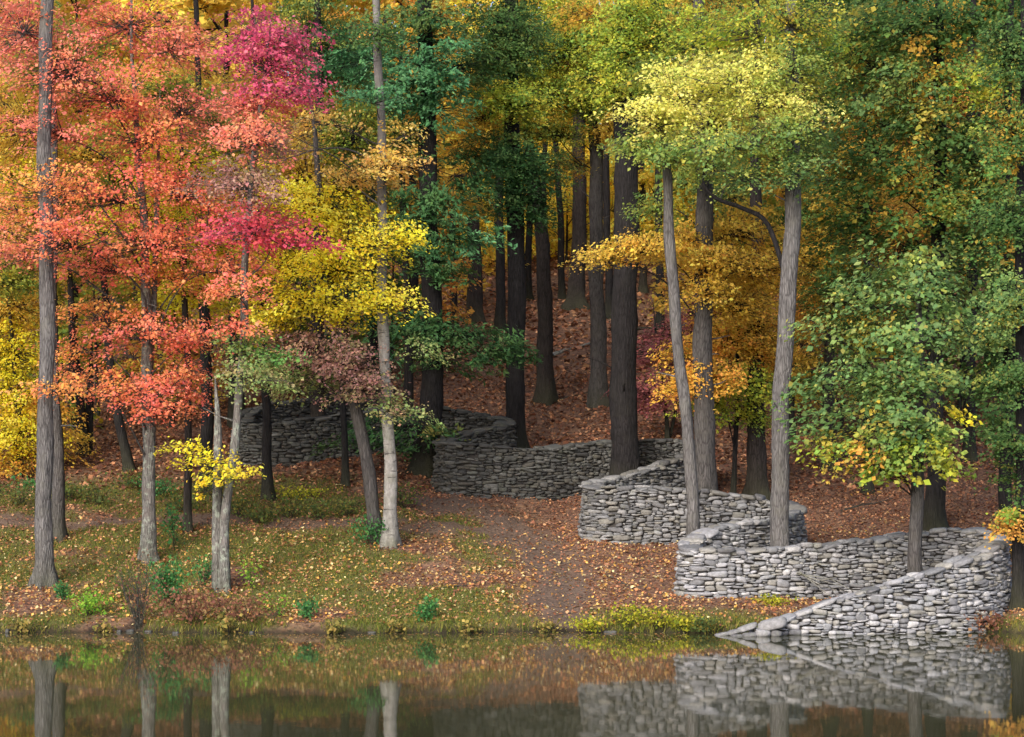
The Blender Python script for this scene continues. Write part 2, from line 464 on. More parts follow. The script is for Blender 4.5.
    if top is not None:                   # the rest of the crown, above the picture
        pal = sprays[0][5] if sprays else random.choice(['deepgold', 'olive', 'yellowgreen'])
        tz = axis[-1]
        for k in range(5):
            c0 = tz + np.array([rng.normal(0, 1.6), rng.normal(0, 1.6), rng.uniform(-2.2, 1.0)])
            spray(crown, None, c0, 1.9, 1.9, 1.0, pal, 240, 0.24, False, tz, clump=0.5)
    if crown.V: crown.build('crown', M_NEEDLE if needle else M_LEAF, root, b)
    TREES.append(root)
    return root

# ------------------------------------------------------------------ ground
PATH = np.array([G(*p)[:2] for p in [(-60, 522), (150, 520), (300, 525), (420, 528), (490, 535), (535, 560), (560, 585), (560, 612), (565, 628)]])
PATH2 = np.array([G(*p)[:2] for p in [(430, 500), (500, 520), (545, 550), (560, 580)]])

def dist_poly(x, y, poly):
    best = np.full(x.shape, 1e9)
    for a, b in zip(poly[:-1], poly[1:]):
        ab = b - a; L2 = (ab ** 2).sum()
        t = np.clip(((x - a[0]) * ab[0] + (y - a[1]) * ab[1]) / L2, 0, 1)
        best = np.minimum(best, np.hypot(x - a[0] - t * ab[0], y - a[1] - t * ab[1]))
    return best

def vnoise(x, y, s, seed=0):
    """cheap smooth value noise 0..1"""
    x = np.asarray(x) / s; y = np.asarray(y) / s
    xi = np.floor(x).astype(np.int64); yi = np.floor(y).astype(np.int64)
    fx = x - xi; fy = y - yi
    fx = fx * fx * (3 - 2 * fx); fy = fy * fy * (3 - 2 * fy)
    def h(i, j):
        k = (i * 374761393 + j * 668265263 + seed * 974711) & 0x7fffffff
        k = ((k ^ (k >> 13)) * 1274126177) & 0x7fffffff
        return ((k ^ (k >> 16)) & 0xffff) / 65535.0
    return (h(xi, yi) * (1 - fx) + h(xi + 1, yi) * fx) * (1 - fy) + (h(xi, yi + 1) * (1 - fx) + h(xi + 1, yi + 1) * fx) * fy

def fbm(x, y, s, seed=0):
    return 0.55 * vnoise(x, y, s, seed) + 0.3 * vnoise(x, y, s * 0.45, seed + 5) + 0.15 * vnoise(x, y, s * 0.2, seed + 9)

def zones(x, y):
    """how much grass and how much bare trodden earth lies at a point"""
    s = y - shore(x)
    px = 512 + x * F / np.maximum(y, 1)
    grass = (1 - smooth(10.5, 14.5, s)) * (1 - smooth(470, 560, px)) * smooth(-0.1, 0.3, s)
    grass = np.maximum(grass, (1 - smooth(1.0, 2.2, s)) * smooth(560, 600, px) * (1 - smooth(720, 790, px)) * 0.9)
    grass = np.maximum(grass, (1 - smooth(0.7, 1.6, s)) * 0.75)
    under = smooth(9.5, 11, s) * (1 - smooth(15, 19, s)) * (1 - smooth(330, 430, px)) * 0.8
    grass = np.maximum(grass, under)
    grass = grass * smooth(0.30, 0.56, fbm(x, y, 2.6, 3) + 0.06)
    wob = (fbm(x, y, 1.4, 11) - 0.5) * 1.6
    p1 = 1 - smooth(0.3, 0.95, dist_poly(x, y, PATH) + wob * 0.5)
    p2 = 1 - smooth(0.4, 1.4, dist_poly(x, y, PATH2) + wob)
    wide = 1 - smooth(0.4, 1.15, dist_poly(x, y, PATH[4:]) + wob)
    path = np.maximum(np.maximum(p1 * 0.8, p2 * 0.95), wide * 0.95) * smooth(0.22, 0.5, fbm(x, y, 1.1, 91) + 0.08)
    return grass * (1 - path), path

def axis_grid(segs):
    out = []
    for a, b, st in segs: out.append(np.arange(a, b, st))
    return np.unique(np.concatenate(out).round(4))

gx = axis_grid([(-170, -60, 5), (-60, -26, 1), (-26, 26, 0.22), (26, 60, 1), (60, 171, 5)])
gy = axis_grid([(-60, 0, 4), (0, 56, 1.2), (56, 59, 0.3), (59, 61.2, 0.12), (61.2, 84, 0.24), (84, 140, 0.8), (140, 421, 5)])
GX, GY = np.meshgrid(gx, gy)
HZt = height(GX, GY)
s_ = GY - shore(GX)
HZt = HZt + np.where(s_ > 0.2, (fbm(GX, GY, 0.7, 21) - 0.5) * 0.10, 0)
V = np.stack([GX, GY, HZt], -1).reshape(-1, 3)
nx, ny = len(gx), len(gy)
i = np.arange(ny - 1)[:, None] * nx + np.arange(nx - 1)[None, :]
Q = np.stack([i, i + 1, i + nx + 1, i + nx], -1).reshape(-1, 4)

def ground_material():
    m, nt, out = new_mat('forest_floor')
    tc = N(nt, 'ShaderNodeTexCoord')
    ga = N(nt, 'ShaderNodeAttribute', attribute_name='grass')
    pa = N(nt, 'ShaderNodeAttribute', attribute_name='trodden')
    v = N(nt, 'ShaderNodeTexVoronoi', Scale=9.0, Randomness=1.0)
    nt.links.new(tc.outputs['Object'], v.inputs['Vector'])
    sep = N(nt, 'ShaderNodeSeparateColor'); nt.links.new(v.outputs['Color'], sep.inputs[0])
    leafc = ramp(nt, sep.outputs[0], [(0.0, (0.058, 0.038, 0.030)), (0.25, (0.125, 0.072, 0.052)), (0.5, (0.18, 0.108, 0.078)),
                                      (0.75, (0.25, 0.15, 0.092)), (1.0, (0.15, 0.074, 0.048))])
    n = N(nt, 'ShaderNodeTexNoise', Scale=0.6, Detail=6.0, Roughness=0.65)
    nt.links.new(tc.outputs['Object'], n.inputs['Vector'])
    leafc = mixc(nt, ramp(nt, n.outputs['Fac'], [(0.4, (0, 0, 0)), (0.65, (0.5,) * 3)]), leafc, (0.10, 0.05, 0.035))
    n2 = N(nt, 'ShaderNodeTexNoise', Scale=14.0, Detail=5.0, Roughness=0.7)
    nt.links.new(tc.outputs['Object'], n2.inputs['Vector'])
    grassc = ramp(nt, n2.outputs['Fac'], [(0.3, (0.045, 0.052, 0.016)), (0.5, (0.095, 0.100, 0.030)), (0.7, (0.155, 0.140, 0.048))])
    n3 = N(nt, 'ShaderNodeTexNoise', Scale=7.0, Detail=8.0, Roughness=0.75)
    nt.links.new(tc.outputs['Object'], n3.inputs['Vector'])
    soil = ramp(nt, n3.outputs['Fac'], [(0.3, (0.060, 0.042, 0.033)), (0.55, (0.125, 0.090, 0.070)), (0.72, (0.17, 0.125, 0.10))])
    c = mixc(nt, ga.outputs['Fac'], leafc, grassc)
    c = mixc(nt, pa.outputs['Fac'], c, soil)
    we = N(nt, 'ShaderNodeAttribute', attribute_name='wet')
    c = mixc(nt, we.outputs['Fac'], c, (0.022, 0.018, 0.013))
    p = N(nt, 'ShaderNodeBsdfPrincipled', Roughness=0.92)
    p.inputs['Specular IOR Level'].default_value = 0.15
    nt.links.new(c, p.inputs['Base Color'])
    b = N(nt, 'ShaderNodeBump', Strength=0.7, Distance=0.05)
    ad = N(nt, 'ShaderNodeMath', operation='ADD')
    nt.links.new(v.outputs['Distance'], ad.inputs[0]); nt.links.new(n3.outputs['Fac'], ad.inputs[1])
    nt.links.new(ad.outputs[0], b.inputs['Height']); nt.links.new(b.outputs[0], p.inputs['Normal'])
    nt.links.new(p.outputs[0], out.inputs[0])
    return m

ground = mesh_from('ground', V, Q, ground_material(), smooth_shade=True)
g_, p_ = zones(GX.ravel(), GY.ravel())
wet_ = (1 - smooth(0.02, 0.30, (s_ + 0.25 * (fbm(GX, GY, 0.5, 77) - 0.5)).ravel())) * 0.9
for nm, arr in (('grass', g_), ('trodden', p_), ('wet', wet_)):
    a = ground.data.attributes.new(nm, 'FLOAT', 'POINT'); a.data.foreach_set('value', arr.astype(np.float32))
tag(ground, 'leaf strewn wooded slope rising from the pond', None, kind='structure')

# ------------------------------------------------------------------ pond
def water_material():
    m, nt, out = new_mat('pond_water')
    tc = N(nt, 'ShaderNodeTexCoord')
    mp = N(nt, 'ShaderNodeMapping'); mp.inputs['Scale'].default_value = (1.0, 0.45, 1)
    nt.links.new(tc.outputs['Object'], mp.inputs['Vector'])
    n = N(nt, 'ShaderNodeTexNoise', Scale=2.2, Detail=3.0, Roughness=0.5)
    nt.links.new(mp.outputs[0], n.inputs['Vector'])
    b = N(nt, 'ShaderNodeBump', Strength=0.05, Distance=0.02)
    nt.links.new(n.outputs['Fac'], b.inputs['Height'])
    p = N(nt, 'ShaderNodeBsdfPrincipled', Roughness=0.03, IOR=1.33)
    p.inputs['Base Color'].default_value = (0.042, 0.044, 0.020, 1)
    nt.links.new(b.outputs[0], p.inputs['Normal'])
    nt.links.new(p.outputs[0], out.inputs[0])
    return m
wx = np.linspace(-170, 170, 35); wy = np.linspace(1, 64.5, 20)
WX, WY = np.meshgrid(wx, wy)
Vw = np.stack([WX, WY, np.zeros_like(WX)], -1).reshape(-1, 3)
i = np.arange(19)[:, None] * 35 + np.arange(34)[None, :]
water = mesh_from('water', Vw, np.stack([i, i + 1, i + 36, i + 35], -1).reshape(-1, 4), water_material())
tag(water, 'still dark pond reflecting the trees and wall', None, kind='structure')

# ------------------------------------------------------------------ the dry stone wall
def wall_material():
    m, nt, out = new_mat('field_stone')
    at = N(nt, 'ShaderNodeAttribute', attribute_name='tint')
    tc = N(nt, 'ShaderNodeTexCoord')
    n = N(nt, 'ShaderNodeTexNoise', Scale=9.0, Detail=8.0, Roughness=0.7)
    nt.links.new(tc.outputs['Object'], n.inputs['Vector'])
    f = ramp(nt, n.outputs['Fac'], [(0.28, (0.55, 0.54, 0.53)), (0.5, (0.95, 0.95, 0.95)), (0.72, (1.28, 1.28, 1.3))])
    c = mixc(nt, 1.0, at.outputs['Color'], f, 'MULTIPLY')
    n2 = N(nt, 'ShaderNodeTexNoise', Scale=3.1, Detail=6.0, Roughness=0.72)
    nt.links.new(tc.outputs['Object'], n2.inputs['Vector'])
    f2 = ramp(nt, n2.outputs['Fac'], [(0.55, (0, 0, 0)), (0.63, (0.42,) * 3)])
    c = mixc(nt, f2, c, mixc(nt, 0.6, c, (0.15, 0.165, 0.12)))
    p = N(nt, 'ShaderNodeBsdfPrincipled', Roughness=0.85)
    p.inputs['Specular IOR Level'].default_value = 0.25
    nt.links.new(c, p.inputs['Base Color'])
    b = N(nt, 'ShaderNodeBump', Strength=0.55, Distance=0.03)
    nt.links.new(n.outputs['Fac'], b.inputs['Height']); nt.links.new(b.outputs[0], p.inputs['Normal'])
    nt.links.new(p.outputs[0], out.inputs[0])
    return m
M_STONE = wall_material()
m_, nt_, out_ = new_mat('wall_core_earth')
p__ = N(nt_, 'ShaderNodeBsdfPrincipled', Roughness=1.0); p__.inputs['Base Color'].default_value = (0.035, 0.032, 0.03, 1)
nt_.links.new(p__.outputs[0], out_.inputs[0]); M_CORE = m_

WALLPTS = [  # (px, d, top above the water or None)
    (752, 59.3, 0.16), (775, 59.4, 0.36), (815, 59.55, 0.74), (860, 59.8, 1.10), (905, 60.05, 1.42), (948, 60.4, 1.76),
    (978, 60.95, 2.04), (994, 61.8, 2.26), (996, 62.8, 2.44), (981, 63.7, 2.58), (946, 64.3, 2.62), (900, 64.25, 2.46), (850, 63.75, 2.28), (790, 63.4, 2.14),
    (735, 63.1, 2.06), (699, 63.15, 2.08), (690, 63.85, 2.24), (708, 64.6, None), (745, 65.5, None), (775, 66.3, None),
    (792, 67.3, None), (790, 68.4, None), (765, 69.0, None), (720, 69.0, 1.58), (660, 69.1, 1.62), (615, 69.2, 1.62), (594, 69.7, 1.55), (597, 70.9, None), (630, 72.2, None),
    (668, 73.6, None), (698, 75.0, None), (702, 76.4, None), (680, 77.2, None), (640, 77.1, 1.52), (590, 76.3, 1.58), (540, 75.3, 1.62), (490, 75.0, 1.62),
    (455, 75.4, 1.58), (445, 76.8, None), (462, 78.0, None), (492, 79.2, None), (506, 80.6, None), (492, 81.8, None), (455, 82.3, None), (415, 81.8, None),
    (370, 80.8, None), (320, 79.8, None), (275, 79.3, None), (247, 79.9, None), (244, 81.3, None), (270, 82.8, None), (310, 84.2, None), (350, 85.4, None), (392, 87.0, None)]
ctrl = np.array([[(px - 512) * d / F, d, np.nan if t is None else t] for px, d, t in WALLPTS])
for r in ctrl:
    if np.isnan(r[2]): r[2] = float(height(r[0], r[1])) + 1.47
    elif r[1] > 68: r[2] += float(height(r[0], r[1]))
dense = catmull(ctrl, 6000)
seg = np.hypot(np.diff(dense[:, 0]), np.diff(dense[:, 1])); S = np.concatenate([[0], np.cumsum(seg)])
WL = S[-1]
# smooth the top line a little
top_s = np.interp(np.linspace(0, WL, 3000), S, dense[:, 2])
ker = np.ones(41) / 41; pad = np.pad(top_s, 20, mode='edge'); top_s = np.convolve(pad, ker, 'valid')
TU = np.linspace(0, WL, 3000)
def wall_c(s):
    x = np.interp(s, S, dense[:, 0]); y = np.interp(s, S, dense[:, 1])
    e = 0.12
    tx = np.interp(s + e, S, dense[:, 0]) - np.interp(s - e, S, dense[:, 0])
    ty = np.interp(s + e, S, dense[:, 1]) - np.interp(s - e, S, dense[:, 1])
    L = np.hypot(tx, ty) + 1e-9
    return x, y, ty / L, -tx / L            # normal to the right of travel
def wall_top(s): return np.interp(s, TU, top_s)
def wall_base(s):
    x, y, nx_, ny_ = wall_c(s)
    return np.minimum(np.minimum(height(x + 0.45 * nx_, y + 0.45 * ny_), height(x - 0.45 * nx_, y - 0.45 * ny_)), height(x, y)) - 0.22
HALF_T, HALF_B = 0.29, 0.46
def wall_map(s, off, z):
    x, y, nx_, ny_ = wall_c(s)
    return np.stack([x + nx_ * off, y + ny_ * off, z], -1)

# a rounded pebble-like block as template
def block_template(k=3):
    g = np.linspace(-1, 1, k + 1); idx = {}; Vt = []; Qt = []
    def vid(p):
        key = tuple(np.round(p, 4))
        if key not in idx: idx[key] = len(Vt); Vt.append(p)
        return idx[key]
    for ax in range(3):
        for sg in (-1, 1):
            for a in range(k):
                for b in range(k):
                    q = []
                    for da, db in ((0, 0), (1, 0), (1, 1), (0, 1)):
                        p = np.zeros(3); p[ax] = sg; p[(ax + 1) % 3] = g[a + da]; p[(ax + 2) % 3] = g[b + db]
                        q.append(vid(p))
                    Qt.append(q if sg > 0 else q[::-1])
    Vt = np.array(Vt)
    r = (np.abs(Vt) ** 4.2).sum(1) ** (1 / 4.2)
    return Vt / r[:, None] * 1.0, np.array(Qt)
BT, BQ = block_template(4)

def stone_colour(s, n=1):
    """greys of the field stone, varied along the wall and much darker up in the wood"""
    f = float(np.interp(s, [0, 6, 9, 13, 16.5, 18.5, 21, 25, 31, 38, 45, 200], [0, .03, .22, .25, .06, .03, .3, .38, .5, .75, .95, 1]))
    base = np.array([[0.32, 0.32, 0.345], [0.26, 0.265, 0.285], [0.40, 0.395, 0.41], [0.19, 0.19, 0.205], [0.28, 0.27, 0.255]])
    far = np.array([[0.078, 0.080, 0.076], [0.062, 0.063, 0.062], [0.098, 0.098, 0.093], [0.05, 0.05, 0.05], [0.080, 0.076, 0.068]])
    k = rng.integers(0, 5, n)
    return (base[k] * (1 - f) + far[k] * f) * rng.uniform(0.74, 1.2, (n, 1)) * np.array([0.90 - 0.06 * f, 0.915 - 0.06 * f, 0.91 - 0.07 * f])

courses = Bag()
DU, DZ = 0.064, 0.053
for side in (-1, 1):
    nu = int(WL / DU); nz = 48
    occ = np.zeros((nu, nz), bool)
    sc = np.arange(nu) * DU
    zb = wall_base(sc + DU / 2); zt = wall_top(sc + DU / 2) - 0.10
    ncol = np.clip(np.ceil((zt - zb) / DZ), 0, nz).astype(int)
    for z in range(nz):
        u = 0
        while u < nu:
            if occ[u, z] or z >= ncol[u]: u += 1; continue
            L = int(rng.choice([2, 3, 4, 5, 6, 7, 8], p=[.13, .24, .25, .18, .11, .06, .03]))
            H = int(rng.choice([1, 2, 3], p=[.30, .50, .20]))
            if L <= 3: H = min(H, 1 if L <= 2 else 2)
            e = u
            while e < nu and e - u < L and not occ[e, z] and z < ncol[e]: e += 1
            L = e - u
            if H * DZ > L * DU * 0.75: H = max(1, int(L * DU * 0.75 / DZ))
            while H > 1 and occ[u:e, z + H - 1:z + H].any(): H -= 1
            if z + H > nz: H = 1
            occ[u:e, z:z + H] = True
            sm = (u + L / 2) * DU
            zbase = wall_base(sm)
            ztop_here = wall_top(sm) - 0.07
            z0 = zbase + z * DZ; z1 = min(z0 + H * DZ, ztop_here + 0.02)
            u += L
            if z1 - z0 < 0.03: continue
            if z1 < height(*wall_c(sm)[:2]) - 0.5: continue
            hl = L * DU / 2 * 1.0; hz = (z1 - z0) / 2 * 1.0; zc = (z0 + z1) / 2
            fr = (zc - zbase) / max(0.3, ztop_here - zbase)
            half = HALF_B + (HALF_T - HALF_B) * np.clip(fr, 0, 1)
            dep = rng.uniform(0.12, 0.18); bulge = rng.normal(0, 0.03)
            Vt = BT.copy()
            # corners drawn in unevenly, so no two outlines are alike
            cj = rng.uniform(-0.42, 0.36, (2, 2)); tw = rng.uniform(-0.5, 0.42, (2, 2))
            su, sz = (Vt[:, 0] + 1) / 2, (Vt[:, 2] + 1) / 2
            jx = (cj[0, 0] * (1 - sz) + cj[0, 1] * sz) * (1 - su) + (cj[1, 0] * (1 - sz) + cj[1, 1] * sz) * su
            jz = (tw[0, 0] * (1 - su) + tw[0, 1] * su) * (1 - sz) + (tw[1, 0] * (1 - su) + tw[1, 1] * su) * sz
            X_ = Vt[:, 0] * hl + jx * min(hl, 0.12); Z_ = Vt[:, 2] * hz + jz * min(hz, 0.09)
            Y_ = Vt[:, 1] * dep + rng.normal(0, 0.008, len(Vt))
            an = rng.normal(0, 0.085); Z_ = Z_ + X_ * an
            off = side * (half - dep + bulge) + side * Y_
            W = wall_map(sm + X_, off, zc + Z_)
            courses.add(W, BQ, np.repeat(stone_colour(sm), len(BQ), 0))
# coping: broad flat stones across the top
cop = Bag(); s = 0.3
while s < WL - 0.4:
    L = rng.uniform(0.2, 0.62); sm = s + L / 2
    two = rng.random() < 0.5
    for part in ((-1, 1) if two else (0,)):
        Vt = BT.copy()
        wd = HALF_T + 0.05 + rng.normal(0, 0.045)
        wy_, oc = (wd, rng.normal(0, 0.02)) if part == 0 else (wd * 0.5, part * wd * 0.5)
        th = rng.uniform(0.035, 0.085)
        X_ = Vt[:, 0] * L / 2 * 0.99 * (1 + 0.1 * rng.normal() * Vt[:, 1]); Y_ = Vt[:, 1] * wy_ + rng.normal(0, 0.012, len(Vt))
        Y_ = Y_ * (1 + 0.08 * rng.normal() * Vt[:, 0])
        Z_ = Vt[:, 2] * th + X_ * rng.normal(0, 0.07) + Y_ * rng.normal(0, 0.06) + rng.normal(0, 0.006, len(Vt))
        W = wall_map(sm + X_, oc + Y_, wall_top(sm + X_) - 0.055 + rng.normal(0, 0.024) + Z_)
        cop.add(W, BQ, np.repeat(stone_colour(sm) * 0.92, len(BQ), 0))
    s += L
core = Bag()
cs_ = np.linspace(0.15, WL - 0.2, 1400)
zb = wall_base(cs_); zt = np.maximum(wall_top(cs_) - 0.13, zb + 0.02)
ring = [wall_map(cs_, np.full(1400, -(HALF_B - 0.13)), zb), wall_map(cs_, np.full(1400, -(HALF_T - 0.11)), zt),
        wall_map(cs_, np.full(1400, HALF_T - 0.11), zt), wall_map(cs_, np.full(1400, HALF_B - 0.13), zb)]
Vc = np.stack(ring, 1).reshape(-1, 3)
ii = np.arange(1399)[:, None] * 4
Qc = np.concatenate([ii + np.array([a, a + 1, a + 5, a + 4]) for a in range(3)], 0)
core.add(Vc, Qc)
w0 = wall_map(np.array([20.0]), np.array([0.0]), np.array([0.4]))[0]
wroot = empty('dry_stone_wall', w0, 'long winding grey dry stone wall climbing from the pond into the wood', 'stone wall')
courses.build('stone_courses', M_STONE, wroot, w0, False)
cop.build('coping', M_STONE, wroot, w0, False)
core.build('wall_core', M_CORE, wroot, w0)

# loose rocks where the wall goes under water
BT2, BQ2 = block_template(5)
def rock(name, px, d, z, sx, sy, sz, label, tone=0.42, rot=0.0, group=None):
    Bs = BT2 * 0.45 + 0.62 * BT2 / np.linalg.norm(BT2, axis=1)[:, None]
    Vt = Bs * (1 + 0.10 * np.sin(BT2[:, [1, 2, 0]] * 2.3 + rng.uniform(0, 6, 3))) + rng.normal(0, 0.028, BT2.shape)
    Vt = Vt * np.array([sx, sy, sz])
    c, s_r = math.cos(rot), math.sin(rot)
    Vt = np.stack([Vt[:, 0] * c - Vt[:, 2] * s_r, Vt[:, 1], Vt[:, 0] * s_r + Vt[:, 2] * c], -1)
    o0 = np.array([(px - 512) * d / F, d, z])
    col = np.repeat(np.array([[tone, tone, tone * 1.03]]), len(BQ2), 0)
    o = mesh_from(name, Vt + o0, BQ2, M_STONE, None, o0, col, False)
    tag(o, label, 'rock', group)
rock('rock', 772, 58.9, 0.29, 0.34, 0.3, 0.16, 'low pale rounded boulder capping the wall end by the water', 0.22, 0.25)
for px_, d_, z_, sx_, sy_, sz_, t_, r_, lab_ in [
    (747, 59.1, 0.19, 0.25, 0.24, 0.085, 0.22, 0.34, 'flat grey slab leaning just left of the boulder'),
    (734, 59.1, 0.085, 0.20, 0.2, 0.06, 0.16, 0.26, 'flat stone second from the very tip of the wall'),
    (722, 59.05, 0.02, 0.19, 0.18, 0.05, 0.2, 0.16, 'small flat wet stone at the very tip of the wall'),
    (763, 58.72, 0.07, 0.17, 0.16, 0.11, 0.24, 0.0, 'blocky grey stone at the waterline under the boulder'),
    (750, 58.75, 0.02, 0.19, 0.16, 0.08, 0.14, 0.05, 'dark wet stone at the waterline below the leaning slab'),
    (737, 58.8, -0.01, 0.16, 0.15, 0.06, 0.12, 0.0, 'dark wet stone half sunk beside the wall tip'),
    (776, 58.75, 0.06, 0.15, 0.15, 0.09, 0.12, 0.0, 'dark wet stone at the waterline right of the blocky one')]:
    rock('rock', px_, d_, z_, sx_, sy_, sz_, lab_, t_, r_)

# ------------------------------------------------------------------ the trees one can tell apart
def up(d, extra=4.5): return CAMZ + 0.204 * d + extra + 1.6

# far left, big grey trunk and its neighbour
tree('tall_tree', 'thick straight grey trunk at the far left, nearest the pond', 'tree',
     [(45, 585), (45, 540), (46, 400), (46, 200), (46, 0)], [22, 18.5, 16.5, 15, 13.5], 'grey', top=up(65),
     sprays=[(15, 25, 40, 25, 0.6, 'pinkred', 0.5)], sides=20)
tree('tall_tree', 'slim dark trunk just behind the big grey trunk at far left', 'tree',
     [(58, 540), (57, 440), (54, 300), (52, 120)], [15, 12, 10, 8], 'mid', top=up(69),
     sprays=[(20, 120, 40, 35, 0.8, 'deepgold', .8), (60, 60, 50, 30, 1.0, 'olive', .7)])
# the red maple
tree('red_maple', 'coral red maple with tiered branches and pale slender trunk', 'tree',
     [(148, 562), (149, 500), (150, 420), (147, 330), (143, 240), (138, 150), (134, 60), (130, -40)], [17, 14, 13, 11, 9, 7, 4, 2], 'pale',
     stems=[([(150, 420), (154, 300), (157, 200), (160, 90)], [6, 6, 5, 2])],
     sprays=[(62, 62, 52, 24, -2.9, 'pinkred'), (128, 25, 60, 22, .2, 'coral'), (185, 40, 44, 22, -.5, 'pinkred'), (105, 88, 56, 22, -.9, 'coral'),
             (50, 125, 44, 18, -2.2, 'pinkred'), (150, 132, 56, 22, -.6, 'coral'), (38, 182, 50, 18, -3.2, 'corallow'), (108, 190, 58, 20, -1.1, 'coral'),
             (190, 105, 40, 20, .4, 'pinkred'), (190, 185, 46, 22, -.4, 'coral'), (58, 232, 62, 18, -3.4, 'coral'), (150, 235, 66, 20, -1.3, 'coral'),
             (222, 222, 44, 20, -.1, 'coral'), (16, 250, 34, 14, .1, 'pinkred'), (100, 262, 55, 13, -.5, 'coral'), (228, 262, 40, 14, -.8, 'coral'), (178, 272, 46, 14, .2, 'corallow'),
             (92, 312, 42, 13, -.6, 'corallow'), (150, 330, 50, 14, -1.2, 'coral'), (212, 332, 42, 12, -.7, 'coral'), (70, 345, 30, 8, .2, 'corallow'),
             (52, 384, 40, 8, -3.0, 'corallow'), (98, 376, 48, 11, -.9, 'corallow'), (150, 388, 46, 13, -1.2, 'coral'), (182, 368, 32, 14, -.5, 'coral'),
             (188, 398, 13, 16, -.3, 'coral', .8), (152, 410, 26, 9, -1.3, 'coral'), (125, 350, 30, 8, 0.5, 'corallow', .7), (8, 35, 40, 26, .9, 'pinkred', .6), (8, 205, 24, 14, .5, 'corallow', .7)],
     bare=[([(149, 440), (140, 415), (132, 396)], 4), ([(147, 345), (128, 320), (112, 300), (85, 282)], 4), ([(148, 350), (172, 300), (198, 266)], 4)], dens=0.70, flat=.20, leaf=.08)
# twin trunk with crimson crown
tree('twin_trunk_tree', 'twin pale trunks leaning apart with magenta top and lime yellow low spray', 'tree',
     [(224, 592), (226, 530), (236, 430), (241, 350), (246, 250), (256, 150), (266, 60)], [13, 10, 9, 9, 7, 5, 3], 'pale',
     stems=[([(217, 590), (217, 510), (218, 430), (215, 375)], [11, 10, 8, 5])],
     sprays=[(248, 135, 36, 20, -1.3, 'pinkred', .8), (246, 180, 30, 18, -1.2, 'dusty', .6), (240, 290, 26, 13, -1.2, 'coral', .9), (240, 322, 20, 9, -1.0, 'coral', .8), (268, 62, 42, 26, -.4, 'magenta'), (296, 88, 28, 14, -.6, 'magenta'), (250, 100, 36, 18, .3, 'pinkred'), (285, 38, 34, 18, .2, 'magenta', .7), (250, 30, 30, 16, 0.5, 'magenta', .7),
             (258, 222, 46, 20, -.8, 'crimson'), (292, 238, 30, 10, -1.0, 'crimson'), (235, 180, 36, 20, .5, 'dusty', .8), (270, 140, 34, 16, .4, 'dusty', .6),
             (206, 456, 28, 8, -.6, 'gold', .6), (234, 466, 20, 7, -.5, 'gold', .6), (188, 444, 18, 6, -.7, 'gold', .7), (210, 486, 12, 9, -.6, 'gold', .55), (222, 472, 16, 6, -.2, 'yellowgreen', .6),
             (258, 372, 30, 14, -.6, 'dustgreen'), (244, 345, 24, 12, -.3, 'limegreen', .8), (266, 355, 26, 10, -.2, 'freshgreen', .8)], dens=1.0)
# leaning tree: golden crown
tree('leaning_golden_tree', 'grey trunk leaning left beside the birch, under a golden crown', 'tree',
     [(379, 542), (368, 480), (352, 390), (337, 300), (322, 210), (310, 110)], [15, 14, 12, 10, 8, 4], 'mid',
     sprays=[(318, 206, 52, 17, -.4, 'gold'), (376, 233, 44, 15, -1.6, 'gold'), (282, 262, 44, 18, -.5, 'gold'), (340, 262, 50, 18, -1.0, 'gold'), (300, 195, 38, 12, .4, 'gold'),
             (322, 302, 52, 17, -.7, 'gold'), (388, 300, 32, 12, -1.2, 'gold'), (268, 298, 30, 16, -.2, 'gold'), (352, 172, 44, 9, -.3, 'palegold', .9), (392, 160, 22, 7, -.5, 'palegold', .7), (280, 318, 30, 12, .3, 'gold'),
             (300, 340, 40, 14, -.4, 'dusty'), (340, 358, 40, 15, -.8, 'dusty'), (372, 384, 32, 12, -.9, 'dusty'), (288, 372, 30, 11, -.3, 'dustgreen'),
             (398, 405, 26, 10, -1.0, 'dustgreen'), (318, 385, 30, 10, .3, 'dustgreen', .7), (425, 348, 20, 9, -.8, 'dustgreen', .6), (300, 130, 30, 16, .4, 'palegold', .5)], dens=1.05)
tree('birch', 'white barked birch with dark marks, rising straight past the golden crown', 'tree',
     [(391, 547), (389, 480), (386, 380), (383, 270), (380, 150), (377, 0)], [16.5, 13.5, 11.8, 10.8, 9.5, 8], 'birch', top=up(68),
     sprays=[(388, 158, 34, 8, -1.2, 'palegold', .7), (372, 96, 26, 10, -1.1, 'pine', .5), (380, 30, 28, 14, -1.0, 'darkgreen', .6), (330, 118, 30, 8, -.8, 'palegold', .35), (410, 130, 22, 10, -.6, 'palegold', .3)],
     bare=[([(381, 170), (350, 150), (315, 150), (270, 165)], 4), ([(381, 150), (340, 128), (305, 120)], 3), ([(382, 200), (340, 160), (300, 140), (262, 118)], 3)], sides=18)
# dark slim trunks on the left
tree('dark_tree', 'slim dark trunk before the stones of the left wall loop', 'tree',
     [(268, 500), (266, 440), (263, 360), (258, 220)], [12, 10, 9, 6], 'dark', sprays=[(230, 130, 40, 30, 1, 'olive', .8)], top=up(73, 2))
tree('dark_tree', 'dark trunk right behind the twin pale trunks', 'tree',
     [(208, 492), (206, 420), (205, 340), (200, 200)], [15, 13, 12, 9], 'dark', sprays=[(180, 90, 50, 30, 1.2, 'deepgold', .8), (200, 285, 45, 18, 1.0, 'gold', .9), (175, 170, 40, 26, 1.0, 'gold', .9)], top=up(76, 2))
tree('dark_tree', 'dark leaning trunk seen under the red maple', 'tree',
     [(131, 472), (122, 430), (112, 370), (100, 260)], [11, 10, 9, 7], 'dark', sprays=[(90, 210, 50, 26, 0.8, 'deepgold', .9), (110, 160, 50, 26, 1.4, 'olive', .8)])
